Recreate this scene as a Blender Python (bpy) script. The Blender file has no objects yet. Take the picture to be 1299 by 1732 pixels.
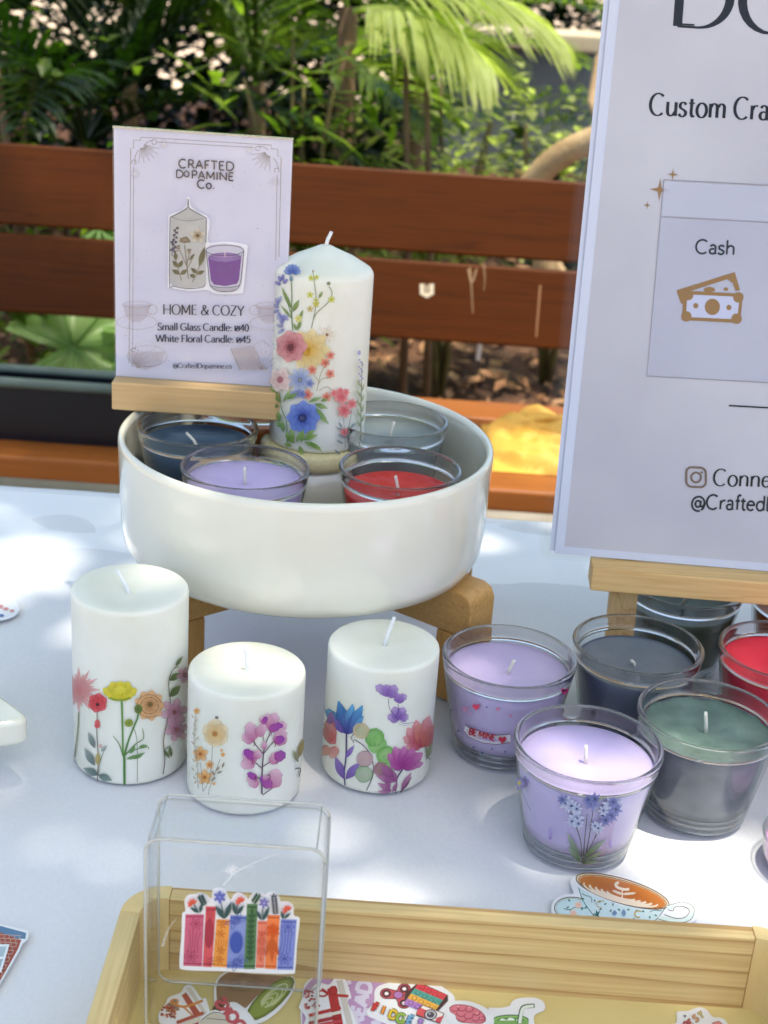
import bpy, bmesh, math, random
from mathutils import Vector, Matrix, noise
from math import sin, cos, pi, radians as rad, atan2, hypot
random.seed(7)
S = bpy.context.scene
COL = S.collection

# ------------------------------------------------------------------ camera
CAM_H, PITCH, ROLL = .485, rad(22.5), rad(3.9)
cd = bpy.data.cameras.new('camera'); cam = bpy.data.objects.new('camera', cd); COL.objects.link(cam)
S.camera = cam
cd.sensor_fit = 'VERTICAL'; cd.sensor_height = 36; cd.lens = 50.0
cd.clip_start = .02; cd.clip_end = 400
cd.dof.use_dof = True; cd.dof.focus_distance = .80; cd.dof.aperture_fstop = 14.0
fw = Vector((0, cos(PITCH), -sin(PITCH))); up = Vector((0, sin(PITCH), cos(PITCH))); rt = Vector((1, 0, 0))
cx = rt*cos(ROLL) + up*sin(ROLL); cy = up*cos(ROLL) - rt*sin(ROLL)
M = Matrix.Identity(4)
for i in range(3):
    M[i][0] = cx[i]; M[i][1] = cy[i]; M[i][2] = -fw[i]
M[2][3] = CAM_H
cam.matrix_world = M

# ------------------------------------------------------------------ light
SUN = Vector((.15, -.17, 1)).normalized()
w = bpy.data.worlds.new('World'); S.world = w; w.use_nodes = True
nt = w.node_tree; bg = nt.nodes['Background']; sky = nt.nodes.new('ShaderNodeTexSky')
sky.sky_type = 'NISHITA'; sky.sun_disc = False
sky.dust_density = 4.0; sky.ozone_density = .2; sky.sun_elevation = math.asin(SUN.z); sky.sun_rotation = atan2(SUN.x, SUN.y)
nt.links.new(sky.outputs[0], bg.inputs[0]); bg.inputs[1].default_value = .15
sd = bpy.data.lights.new('sun', 'SUN'); sd.energy = 2.0; sd.angle = rad(.55); sd.color = (1, .93, .8)
so = bpy.data.objects.new('sun', sd); COL.objects.link(so); so.rotation_euler = SUN.to_track_quat('Z', 'Y').to_euler()
S.view_settings.view_transform = 'Standard'; S.view_settings.look = 'None'; S.view_settings.gamma = 1
S.view_settings.exposure = 1.42
S.render.engine = 'CYCLES'
c = S.cycles
c.use_denoising = True; c.max_bounces = 12; c.transparent_max_bounces = 40; c.diffuse_bounces = 4
c.glossy_bounces = 4; c.transmission_bounces = 8; c.caustics_reflective = False; c.caustics_refractive = False
c.sample_clamp_indirect = 6

# ------------------------------------------------------------------ materials
def lin(h, a=None):
    if isinstance(h, str):
        v = [int(h[i:i+2], 16)/255 for i in (0, 2, 4)]
        v = [x/12.92 if x <= .04045 else ((x+.055)/1.055)**2.4 for x in v]
    else: v = list(h)
    return (*v[:3], 1 if a is None else a)
def N(nt, t, **k):
    n = nt.nodes.new(t)
    for a, b in k.items(): setattr(n, a, b)
    return n
def base_mat(name, col=(.8, .8, .8), rough=.5, spec=.5, **kw):
    m = bpy.data.materials.new(name); m.use_nodes = True
    b = m.node_tree.nodes['Principled BSDF']
    b.inputs['Base Color'].default_value = lin(col); b.inputs['Roughness'].default_value = rough
    b.inputs['Specular IOR Level'].default_value = spec
    for k, v in kw.items(): b.inputs[k.replace('_', ' ')].default_value = v
    return m, m.node_tree, b
def noisy(name, c1, c2, scale=20, rough=.6, bump=0, bscale=None, detail=6, stretch=(1, 1, 1), bdist=.001, lo=.3, hi=.7, spec=.4, **kw):
    m, t, b = base_mat(name, c1, rough, spec, **kw)
    tc = N(t, 'ShaderNodeTexCoord'); mp = N(t, 'ShaderNodeMapping'); mp.inputs['Scale'].default_value = stretch
    t.links.new(tc.outputs['Object'], mp.inputs[0])
    n = N(t, 'ShaderNodeTexNoise'); n.inputs['Scale'].default_value = scale; n.inputs['Detail'].default_value = detail
    t.links.new(mp.outputs[0], n.inputs[0])
    r = N(t, 'ShaderNodeValToRGB'); r.color_ramp.elements[0].position = lo; r.color_ramp.elements[1].position = hi
    r.color_ramp.elements[0].color = lin(c1); r.color_ramp.elements[1].color = lin(c2)
    t.links.new(n.outputs[0], r.inputs[0]); t.links.new(r.outputs[0], b.inputs['Base Color'])
    if bump:
        n2 = N(t, 'ShaderNodeTexNoise'); n2.inputs['Scale'].default_value = bscale or scale*4; n2.inputs['Detail'].default_value = 4
        t.links.new(mp.outputs[0], n2.inputs[0])
        bm = N(t, 'ShaderNodeBump'); bm.inputs['Strength'].default_value = bump; bm.inputs['Distance'].default_value = bdist
        t.links.new(n2.outputs[0], bm.inputs['Height']); t.links.new(bm.outputs[0], b.inputs['Normal'])
    return m
def wood(name, pale, dark, axis=0, rings=260, rough=.5, seed=0, mixv=.6, coat=0, spec=.4, lines=None):
    """Sawn wood: long stretched fibres plus distorted growth lines running along AXIS."""
    m, t, b = base_mat(name, pale, rough, spec)
    if coat: b.inputs['Coat Weight'].default_value = coat; b.inputs['Coat Roughness'].default_value = .3
    tc = N(t, 'ShaderNodeTexCoord'); mp = N(t, 'ShaderNodeMapping')
    sc = [1, 1, 1]; sc[axis] = .022; mp.inputs['Scale'].default_value = sc; mp.inputs['Location'].default_value = (seed, seed*.7, seed*1.3)
    t.links.new(tc.outputs['Object'], mp.inputs[0])
    n1 = N(t, 'ShaderNodeTexNoise'); n1.inputs['Scale'].default_value = 28; n1.inputs['Detail'].default_value = 3; n1.inputs['Distortion'].default_value = .6
    n2 = N(t, 'ShaderNodeTexNoise'); n2.inputs['Scale'].default_value = 600; n2.inputs['Detail'].default_value = 3
    t.links.new(mp.outputs[0], n1.inputs[0]); t.links.new(mp.outputs[0], n2.inputs[0])
    mu = N(t, 'ShaderNodeMath', operation='MULTIPLY'); mu.inputs[1].default_value = rings/10
    t.links.new(n1.outputs[0], mu.inputs[0])
    if lines is not None:      # evenly spaced growth lines across axis LINES, waved a little by the noise
        mu.inputs[1].default_value = 4.5; sx = N(t, 'ShaderNodeSeparateXYZ'); t.links.new(tc.outputs['Object'], sx.inputs[0])
        q = N(t, 'ShaderNodeMath', operation='MULTIPLY_ADD'); q.inputs[1].default_value = rings
        t.links.new(sx.outputs[lines], q.inputs[0]); t.links.new(mu.outputs[0], q.inputs[2]); mu = q
    fr = N(t, 'ShaderNodeMath', operation='FRACT'); t.links.new(mu.outputs[0], fr.inputs[0])
    pw = N(t, 'ShaderNodeMath', operation='POWER'); pw.inputs[1].default_value = 5; t.links.new(fr.outputs[0], pw.inputs[0])
    ad = N(t, 'ShaderNodeMath', operation='MULTIPLY_ADD'); ad.inputs[1].default_value = mixv; t.links.new(pw.outputs[0], ad.inputs[0])
    m2 = N(t, 'ShaderNodeMath', operation='MULTIPLY_ADD'); m2.inputs[1].default_value = .9; m2.inputs[2].default_value = -.3
    t.links.new(n2.outputs[0], m2.inputs[0]); t.links.new(m2.outputs[0], ad.inputs[2])
    mx = N(t, 'ShaderNodeMix', data_type='RGBA'); mx.clamp_factor = True
    mx.inputs[6].default_value = lin(pale); mx.inputs[7].default_value = lin(dark)
    t.links.new(ad.outputs[0], mx.inputs[0]); t.links.new(mx.outputs[2], b.inputs['Base Color'])
    bm = N(t, 'ShaderNodeBump'); bm.inputs['Strength'].default_value = .15; bm.inputs['Distance'].default_value = .0005
    t.links.new(n2.outputs[0], bm.inputs['Height']); t.links.new(bm.outputs[0], b.inputs['Normal'])
    return m
def thin_glass(name, clear=(.95, .97, .96), edge=(.62, .68, .64), gloss=.75, rough=.015, f0=.04):
    m = bpy.data.materials.new(name); m.use_nodes = True; t = m.node_tree; t.nodes.clear()
    out = N(t, 'ShaderNodeOutputMaterial'); mix = N(t, 'ShaderNodeMixShader')
    tr = N(t, 'ShaderNodeBsdfTransparent'); gl = N(t, 'ShaderNodeBsdfGlossy'); gl.inputs['Roughness'].default_value = rough
    lw = N(t, 'ShaderNodeLayerWeight'); lw.inputs[0].default_value = .5
    p = N(t, 'ShaderNodeMath', operation='POWER'); p.inputs[1].default_value = 3.2; t.links.new(lw.outputs['Facing'], p.inputs[0])
    ma = N(t, 'ShaderNodeMath', operation='MULTIPLY_ADD'); ma.inputs[1].default_value = gloss; ma.inputs[2].default_value = f0
    t.links.new(p.outputs[0], ma.inputs[0])
    mx = N(t, 'ShaderNodeMix', data_type='RGBA'); mx.inputs[6].default_value = (*clear, 1); mx.inputs[7].default_value = (*edge, 1)
    p2 = N(t, 'ShaderNodeMath', operation='POWER'); p2.inputs[1].default_value = 2.5; t.links.new(lw.outputs['Facing'], p2.inputs[0])
    t.links.new(p2.outputs[0], mx.inputs[0]); t.links.new(mx.outputs[2], tr.inputs[0])
    t.links.new(ma.outputs[0], mix.inputs[0]); t.links.new(tr.outputs[0], mix.inputs[1]); t.links.new(gl.outputs[0], mix.inputs[2])
    t.links.new(mix.outputs[0], out.inputs[0])
    return m
def leafmat(name, c1, c2, trans=.45, rough=.38):
    m = bpy.data.materials.new(name); m.use_nodes = True; t = m.node_tree; b = t.nodes['Principled BSDF']; out = t.nodes['Material Output']
    b.inputs['Roughness'].default_value = rough; b.inputs['Specular IOR Level'].default_value = .5
    tc = N(t, 'ShaderNodeTexCoord'); n = N(t, 'ShaderNodeTexNoise'); n.inputs['Scale'].default_value = 9; n.inputs['Detail'].default_value = 3
    t.links.new(tc.outputs['Object'], n.inputs[0])
    r = N(t, 'ShaderNodeValToRGB'); r.color_ramp.elements[0].position = .35; r.color_ramp.elements[1].position = .65
    r.color_ramp.elements[0].color = lin(c1); r.color_ramp.elements[1].color = lin(c2); t.links.new(n.outputs[0], r.inputs[0])
    t.links.new(r.outputs[0], b.inputs['Base Color'])
    tl = N(t, 'ShaderNodeBsdfTranslucent'); mx = N(t, 'ShaderNodeMixShader'); mx.inputs[0].default_value = trans
    g = N(t, 'ShaderNodeMix', data_type='RGBA'); g.blend_type = 'MULTIPLY'; g.inputs[0].default_value = 1; g.inputs[7].default_value = (1.45, 1.6, .85, 1)
    t.links.new(r.outputs[0], g.inputs[6]); t.links.new(g.outputs[2], tl.inputs[0])
    t.links.new(b.outputs[0], mx.inputs[1]); t.links.new(tl.outputs[0], mx.inputs[2]); t.links.new(mx.outputs[0], out.inputs[0])
    return m
def print_mat(name, rough=.4, coat=0., spec=.3):
    """Ink: colour and coverage come from the drawn shapes' own vertex colours."""
    m = bpy.data.materials.new(name); m.use_nodes = True; t = m.node_tree; b = t.nodes['Principled BSDF']; out = t.nodes['Material Output']
    a = N(t, 'ShaderNodeAttribute', attribute_name='Ink'); t.links.new(a.outputs['Color'], b.inputs['Base Color'])
    b.inputs['Roughness'].default_value = rough; b.inputs['Coat Weight'].default_value = coat; b.inputs['Specular IOR Level'].default_value = spec
    tr = N(t, 'ShaderNodeBsdfTransparent'); mx = N(t, 'ShaderNodeMixShader')
    t.links.new(a.outputs['Alpha'], mx.inputs[0]); t.links.new(tr.outputs[0], mx.inputs[1]); t.links.new(b.outputs[0], mx.inputs[2])
    t.links.new(mx.outputs[0], out.inputs[0])
    return m
def wax(name, c1, c2, rough=.42, sss=.35, scale=40, bump=.12):
    m = noisy(name, c1, c2, scale, rough, bump, scale*3, 4, bdist=.0008, lo=.35, hi=.65, spec=.35)
    b = m.node_tree.nodes['Principled BSDF']; b.inputs['Subsurface Weight'].default_value = sss
    b.inputs['Subsurface Radius'].default_value = (1, .9, .8); b.inputs['Subsurface Scale'].default_value = .006
    return m

# ------------------------------------------------------------------ mesh helpers
class MB:
    def __init__(s): s.v = []; s.f = []; s.c = []
    def add(s, vs, fs):
        o = len(s.v); s.v += [tuple(p) for p in vs]; s.f += [tuple(i+o for i in f) for f in fs]
    def box(s, x0, x1, y0, y1, z0, z1, mat=None):
        vs = [Vector((x, y, z)) for z in (z0, z1) for y in (y0, y1) for x in (x0, x1)]
        if mat: vs = [mat @ p for p in vs]
        s.add(vs, [(0, 2, 3, 1), (4, 5, 7, 6), (0, 1, 5, 4), (2, 6, 7, 3), (0, 4, 6, 2), (1, 3, 7, 5)])
        return s
    def lathe(s, prof, n=72, c=(0, 0, 0), mat=None, wob=None):
        vs = []; fs = []
        for r, z in prof:
            for k in range(n):
                a = 2*pi*k/n; rr = r*(1+(wob(a, z) if wob else 0))
                p = Vector((rr*cos(a), rr*sin(a), z))
                if mat: p = mat @ p
                vs.append(p+Vector(c))
        for i in range(len(prof)-1):
            for k in range(n):
                a, b = i*n+k, i*n+(k+1) % n
                fs.append((a, b, b+n, a+n))
        if prof[0][0] > 1e-6: pass
        s.add(vs, fs); return s
    def tube(s, pts, rs, n=8):
        pts = [Vector(p) for p in pts]; vs = []; fs = []
        if not hasattr(rs, '__len__'): rs = [rs]*len(pts)
        for i, p in enumerate(pts):
            d = (pts[min(i+1, len(pts)-1)]-pts[max(i-1, 0)]).normalized()
            a = d.orthogonal().normalized() if i == 0 else (a0-d*a0.dot(d)).normalized()
            a0 = a; b = d.cross(a)
            for k in range(n):
                t = 2*pi*k/n; vs.append(p+(a*cos(t)+b*sin(t))*rs[i])
        for i in range(len(pts)-1):
            for k in range(n):
                q, r = i*n+k, i*n+(k+1) % n; fs.append((q, r, r+n, q+n))
        fs.append(tuple(range(n-1, -1, -1))); fs.append(tuple(range((len(pts)-1)*n, len(pts)*n)))
        s.add(vs, fs); return s
    def prism(s, outline, f0, f1):
        """outline [(a,b)], f0/f1 map (a,b) to the two faces' points"""
        n = len(outline); vs = [f0(*p) for p in outline]+[f1(*p) for p in outline]
        s.add(vs, [tuple(range(n-1, -1, -1)), tuple(range(n, 2*n))]+[(i, (i+1) % n, (i+1) % n+n, i+n) for i in range(n)])
        return s
def wloc(T):
    v = Vector((0, 0, 0))
    while T: v += T.location; T = T.parent
    return v
def part(name, mb, mat, T=None, smooth=False, bevel=0, loc=None, fixn=False):
    """Link one mesh; mb holds world coordinates; with a parent T they are made local to it."""
    o0 = wloc(T) if T else (Vector(loc) if loc else Vector((0, 0, 0)))
    me = bpy.data.meshes.new(name); me.from_pydata([tuple(Vector(p)-o0) for p in mb.v], [], mb.f)
    if mb.c:
        at = me.color_attributes.new('Ink', 'FLOAT_COLOR', 'POINT')
        at.data.foreach_set('color', [x for q in mb.c for x in q])
    if fixn:
        b = bmesh.new(); b.from_mesh(me); bmesh.ops.remove_doubles(b, verts=b.verts, dist=1e-6); bmesh.ops.recalc_face_normals(b, faces=b.faces); b.to_mesh(me); b.free()
    if mat: me.materials.append(mat)
    if smooth: me.polygons.foreach_set('use_smooth', [True]*len(me.polygons))
    o = bpy.data.objects.new(name, me); COL.objects.link(o)
    if T: o.parent = T
    elif loc: o.location = loc
    if bevel:
        bv = o.modifiers.new('bevel', 'BEVEL'); bv.width = bevel; bv.segments = 3; bv.limit_method = 'ANGLE'; bv.angle_limit = rad(40)
        me.polygons.foreach_set('use_smooth', [True]*len(me.polygons))
        w_ = o.modifiers.new('wn', 'WEIGHTED_NORMAL'); w_.keep_sharp = False
    return o
def tag(o, label, cat, group=None, kind=None):
    if label: o['label'] = label
    if cat: o['category'] = cat
    if group: o['group'] = group
    if kind: o['kind'] = kind
    return o
def thing(name, label, cat, loc=(0, 0, 0), group=None):
    o = bpy.data.objects.new(name, None); o.empty_display_size = .02; COL.objects.link(o); o.location = loc
    return tag(o, label, cat, group)
def smooth_line(pts, k=4):
    if len(pts) < 3: return list(pts)
    P = [pts[0]]+list(pts)+[pts[-1]]; out = []
    for i in range(1, len(P)-2):
        for j in range(k):
            t = j/k; q = []
            for a in range(len(pts[0])):
                p0, p1, p2, p3 = P[i-1][a], P[i][a], P[i+1][a], P[i+2][a]
                q.append(.5*((2*p1)+(-p0+p2)*t+(2*p0-5*p1+4*p2-p3)*t*t+(-p0+3*p1-3*p2+p3)*t**3))
            out.append(tuple(q))
    out.append(tuple(pts[-1])); return out

# ------------------------------------------------------------------ print drawing: shapes in a 2-D sheet laid onto real surfaces
FPX = 2406.
def ray(px, py):
    u = px-649.5; v = py-866
    X = u*cos(ROLL)+v*sin(ROLL); D = -u*sin(ROLL)+v*cos(ROLL)
    return Vector((X, FPX*cos(PITCH)-D*sin(PITCH), -FPX*sin(PITCH)-D*cos(PITCH))).normalized()
O_ = Vector((0, 0, CAM_H))
def on_plane(p0, n):
    p0 = Vector(p0); n = Vector(n).normalized()
    if n.dot(O_-p0) < 0: n = -n
    def f(x, y, h):
        d = ray(x, y); t = (p0+n*h-O_).dot(n)/d.dot(n); return O_+d*t
    return f
def on_round(cx0, cy0, rfun):
    def f(x, y, h):
        d = ray(x, y); r = rfun(0.04)+h
        for _ in range(7):
            a = d.x**2+d.y**2; ox, oy = O_.x-cx0, O_.y-cy0
            b = ox*d.x+oy*d.y; q = ox*ox+oy*oy-r*r; disc = b*b-a*q
            t = (-b-math.sqrt(max(disc, 0)))/a
            z = O_.z+d.z*t; r = rfun(z)+h
        p = O_+d*t; rr = hypot(p.x-cx0, p.y-cy0)
        return Vector((cx0+(p.x-cx0)*r/rr, cy0+(p.y-cy0)*r/rr, p.z))
    return f
class Art:
    def __init__(s, f, crop=(0, 0, 1), step=7e-6, h0=1.2e-4):
        s.fn = f; s.mb = MB(); s.k = 0; s.crop = crop; s.step = step; s.h0 = h0
    def put(s, pts, faces, cols):
        h = s.h0+s.k*s.step; s.k += 1; ox, oy, sc = s.crop
        s.mb.add([s.fn(ox+x/sc, oy+y/sc, h) for x, y in pts], faces); s.mb.c += cols
    def petal(s, x, y, ang, L, W, c0, c1, a0=.9, a1=.9, point=1.0, bend=0., rim=.0, sq=1.):
        """c0 at the foot, c1 at the tip; point 1 = rounded, 2 = pointed"""
        c0 = lin(c0); c1 = lin(c1); a = rad(ang); nl, nw = 6, 4; P = []; C = []
        for i in range(nl+1):
            t = i/nl
            wd = W/2*(sin(pi*min(1, t**(.75 if point < 1.5 else .9)))**(.6 if point < 1.5 else 1.)) if 0 < t < 1 else W*.04
            if point < 1.5 and t > .7: wd = max(wd, W/2*math.sqrt(max(0, 1-((t-.7)/.32)**2))*.95)
            for j in range(nw+1):
                u = -1+2*j/nw; lx = t*L*(1-.06*u*u if point < 1.5 else 1); ly = u*wd+bend*L*t*t
                px = lx*cos(a)-ly*sin(a); py = (lx*sin(a)+ly*cos(a))*sq
                P.append((x+px, y-py)); k = 1-rim*(abs(u)**3)
                cc = [(c0[q]*(1-t)+c1[q]*t)*k for q in range(3)]; C.append((*cc, a0*(1-t)+a1*t))
        F = [(i*(nw+1)+j, i*(nw+1)+j+1, (i+1)*(nw+1)+j+1, (i+1)*(nw+1)+j) for i in range(nl) for j in range(nw)]
        s.put(P, F, C); return s
    def stroke(s, pts, w, col, a=1., w1=None, smooth=True, pen=None):
        if smooth: pts = smooth_line(pts)
        P = []; C = []; c_ = lin(col); n = len(pts)
        for i, (x, y) in enumerate(pts):
            x0, y0 = pts[max(i-1, 0)]; x1, y1 = pts[min(i+1, n-1)]; dx, dy = x1-x0, y1-y0; l = hypot(dx, dy) or 1
            t = i/max(1, n-1); ww = w if w1 is None else w*(1-t)+w1*t
            if pen: ww = w*(pen+(1-pen)*abs(dy/l)**1.3)
            nx, ny = -dy/l*ww/2, dx/l*ww/2
            P += [(x+nx, y+ny), (x-nx, y-ny)]; C += [(*c_[:3], a)]*2
        s.put(P, [(2*i, 2*i+1, 2*i+3, 2*i+2) for i in range(n-1)], C); return s
    def blob(s, x, y, rx, ry=None, c0='ffffff', c1=None, a0=1., a1=None, rot=0, n=18, wob=0., seed=0):
        ry = ry or rx; c0 = lin(c0); c1 = lin(c1) if c1 else c0; a1 = a0 if a1 is None else a1; rr = random.Random(seed+int(x*7+y*13))
        ph = [rr.uniform(-1, 1)*wob for _ in range(n)]; P = [(x, y)]; C = [(*c0[:3], a0)]; rings = 2
        for g in (1, 2):
            for k in range(n):
                t = 2*pi*k/n; q = g/rings*(1+ph[k]); ax, ay = rx*q*cos(t), ry*q*sin(t)
                P.append((x+ax*cos(rad(rot))-ay*sin(rad(rot)), y-(ax*sin(rad(rot))+ay*cos(rad(rot)))))
                C.append((*[c0[i]*(1-g/2)+c1[i]*g/2 for i in range(3)], a0*(1-g/2)+a1*g/2))
        F = [(0, 1+k, 1+(k+1) % n) for k in range(n)]+[(1+k, 1+n+k, 1+n+(k+1) % n, 1+(k+1) % n) for k in range(n)]
        s.put(P, F, C); return s
    def poly(s, pts, col, a=1., smooth=False):
        if smooth: pts = smooth_line(list(pts)+[pts[0]], 4)[:-1]
        from mathutils.geometry import tessellate_polygon
        F = tessellate_polygon([[Vector((x, y, 0)) for x, y in pts]]); s.put(pts, [tuple(f) for f in F], [(*lin(col)[:3], a)]*len(pts)); return s
    def ring(s, x, y, rx, ry, w, col, a=1., a0=0, a1=360, rot=0, pen=None, w1=None):
        n = max(8, int(abs(a1-a0)/12)); cr, sr = cos(rad(rot)), sin(rad(rot)); P = []
        for k in range(n+1):
            t = rad(a0+(a1-a0)*k/n); ax, ay = rx*cos(t), ry*sin(t); P.append((x+ax*cr-ay*sr, y-(ax*sr+ay*cr)))
        return s.stroke(P, w, col, a, w1, False, pen)
    def flower(s, x, y, r, n, c0, c1, cc=None, rot=0, wr=.8, sq=1., a0=.9, a1=.8, rim=.2, cr=.22, point=1.):
        for k in range(n): s.petal(x, y, rot+k*360/n, r, r*wr, c0, c1, a0, a1, point, 0, rim, sq)
        if cc: s.blob(x, y, r*cr, r*cr*sq, cc, cc, 1, .7)
        return s
    def build(s, name, mat, T, label=None):
        o = part(name, s.mb, mat, T)
        if label: o['label'] = label
        return o

# ------------------------------------------------------------------ pen letters (skeletons in em units, baseline 0, capitals .7 high)
def E(x, y, rx, ry, a0, a1, n=12): return [(x+rx*cos(rad(a0+(a1-a0)*k/n)), y+ry*sin(rad(a0+(a1-a0)*k/n))) for k in range(n+1)]
def L(*p): return list(p)
def B(*p): return smooth_line(list(p), 4)
G = {
 'A': (.66, [L((.04, 0), (.33, .7)), L((.33, .7), (.62, 0)), L((.14, .24), (.52, .24))]),
 'B': (.58, [L((.1, 0), (.1, .7)), L((.1, .7), (.3, .7))+E(.3, .53, .18, .17, 90, -90)+L((.1, .36)), L((.3, .36))+E(.31, .18, .21, .18, 90, -90)+L((.1, 0))]),
 'C': (.7, [E(.38, .35, .33, .36, 48, 312, 20)]),
 'D': (.74, [L((.1, 0), (.1, .7)), L((.1, .7), (.32, .7))+E(.32, .35, .35, .35, 88, -88, 18)+L((.1, 0))]),
 'E': (.54, [L((.1, 0), (.1, .7)), L((.1, .7), (.48, .7)), L((.1, .37), (.42, .37)), L((.1, 0), (.5, 0))]),
 'F': (.5, [L((.1, 0), (.1, .7)), L((.1, .7), (.46, .7)), L((.1, .36), (.4, .36))]),
 'G': (.74, [E(.38, .35, .33, .36, 48, 330, 20), L((.66, .3), (.66, .05)), L((.42, .32), (.66, .32))]),
 'H': (.74, [L((.1, 0), (.1, .7)), L((.64, 0), (.64, .7)), L((.1, .36), (.64, .36))]),
 'I': (.26, [L((.13, 0), (.13, .7))]),
 'K': (.6, [L((.1, 0), (.1, .7)), L((.52, .7), (.12, .3)), L((.24, .42), (.56, 0))]),
 'M': (.86, [L((.1, 0), (.12, .7)), L((.12, .7), (.43, .12)), L((.43, .12), (.74, .7)), L((.74, .7), (.76, 0))]),
 'N': (.76, [L((.1, 0), (.1, .7)), L((.1, .7), (.66, 0)), L((.66, 0), (.66, .7))]),
 'O': (.78, [E(.39, .35, .34, .36, 90, 450, 26)]),
 'P': (.56, [L((.1, 0), (.1, .7)), L((.1, .7), (.3, .7))+E(.3, .51, .2, .19, 88, -88)+L((.1, .32))]),
 'R': (.6, [L((.1, 0), (.1, .7)), L((.1, .7), (.3, .7))+E(.3, .52, .19, .18, 88, -88)+L((.1, .34)), L((.3, .34), (.56, 0))]),
 'S': (.52, [B((.44, .6), (.34, .69), (.2, .7), (.1, .6), (.1, .48), (.2, .39), (.34, .31), (.44, .2), (.4, .06), (.26, -.01), (.12, .02), (.05, .12))]),
 'T': (.58, [L((.29, 0), (.29, .7)), L((.03, .7), (.55, .7))]),
 'W': (.98, [L((.03, .7), (.26, 0)), L((.26, 0), (.49, .66)), L((.49, .66), (.72, 0)), L((.72, 0), (.95, .7))]),
 'Y': (.62, [L((.03, .7), (.31, .32)), L((.59, .7), (.31, .32)), L((.31, .32), (.31, 0))]),
 'Z': (.6, [L((.06, .7), (.54, .7)), L((.54, .7), (.06, 0)), L((.06, 0), (.55, 0))]),
 'a': (.48, [B((.09, .38), (.2, .46), (.34, .42), (.37, .3))+L((.37, .06), (.43, 0)), E(.22, .13, .15, .13, 60, 380, 14)]),
 'b': (.54, [L((.09, .74), (.09, 0)), E(.28, .22, .19, .23, 150, -150, 18)]),
 'c': (.46, [E(.26, .22, .2, .23, 48, 312, 16)]),
 'd': (.54, [L((.45, .74), (.45, 0)), E(.26, .22, .19, .23, 30, 330, 18)]),
 'e': (.5, [L((.07, .25), (.43, .25))+E(.25, .22, .19, .23, 8, 318, 20)]),
 'f': (.3, [B((.32, .68), (.24, .74), (.16, .66))+L((.15, 0)), L((.04, .44), (.28, .44))]),
 'h': (.54, [L((.09, .74), (.09, 0)), B((.1, .32), (.2, .43), (.32, .45), (.42, .38), (.44, .26))+L((.44, 0))]),
 'i': (.24, [L((.12, .45), (.12, 0)), L((.12, .66), (.12, .6))]),
 'l': (.24, [L((.12, .74), (.12, 0))]),
 'm': (.8, [L((.09, .45), (.09, 0)), B((.1, .32), (.18, .43), (.28, .45), (.37, .39), (.39, .26))+L((.39, 0)), B((.4, .32), (.5, .43), (.6, .45), (.69, .38), (.7, .26))+L((.7, 0))]),
 'n': (.54, [L((.09, .45), (.09, 0)), B((.1, .32), (.2, .43), (.32, .45), (.42, .38), (.44, .26))+L((.44, 0))]),
 'o': (.53, [E(.265, .22, .21, .235, 90, 450, 22)]),
 'p': (.54, [L((.09, .45), (.09, -.22)), E(.28, .22, .19, .23, 150, -150, 18)]),
 'r': (.36, [L((.09, .45), (.09, 0)), B((.1, .3), (.17, .41), (.26, .45), (.34, .43))]),
 's': (.4, [B((.33, .38), (.25, .445), (.14, .44), (.07, .36), (.1, .27), (.21, .22), (.32, .15), (.31, .05), (.2, -.01), (.1, .01), (.04, .08))]),
 't': (.32, [B((.15, .58), (.15, .3), (.15, .12), (.2, 0), (.3, .03)), L((.03, .44), (.29, .44))]),
 'u': (.54, [B((.09, .45), (.09, .2), (.12, .06), (.22, 0), (.34, .04), (.44, .16)), L((.45, .45), (.45, 0))]),
 '0': (.5, [E(.25, .33, .19, .34, 90, 450, 20)]),
 '4': (.5, [L((.36, 0), (.36, .68)), L((.36, .68), (.04, .18)), L((.04, .18), (.47, .18))]),
 '5': (.48, [L((.14, .66), (.42, .66)), L((.14, .66), (.11, .38)), B((.11, .38), (.26, .42), (.4, .33), (.42, .18), (.3, .02), (.16, -.01), (.05, .05))]),
 '&': (.7, [B((.66, .0), (.46, .18), (.24, .44), (.2, .6), (.3, .7), (.42, .62), (.38, .48), (.2, .36), (.08, .22), (.12, .04), (.28, -.01), (.46, .08), (.58, .24), (.62, .38))]),
 ':': (.22, [L((.1, .4), (.1, .33)), L((.1, .07), (.1, 0))]),
 '.': (.22, [L((.1, .08), (.1, 0))]),
 '@': (.8, [E(.4, .24, .34, .36, -60, 290, 26), E(.38, .24, .14, .16, 20, 340, 14), B((.53, .4), (.52, .2), (.58, .1), (.68, .16), (.73, .3))]),
 '~': (.62, [L((.08, 0), (.08, .5))+E(.24, .34, .14, .16, 90, 0, 6)+L((.38, .16)), L((.22, .34), (.22, .0))+E(.4, .16, .14, .16, -90, 0, 6)+L((.54, .5))]),
 ' ': (.26, []),
}
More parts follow.
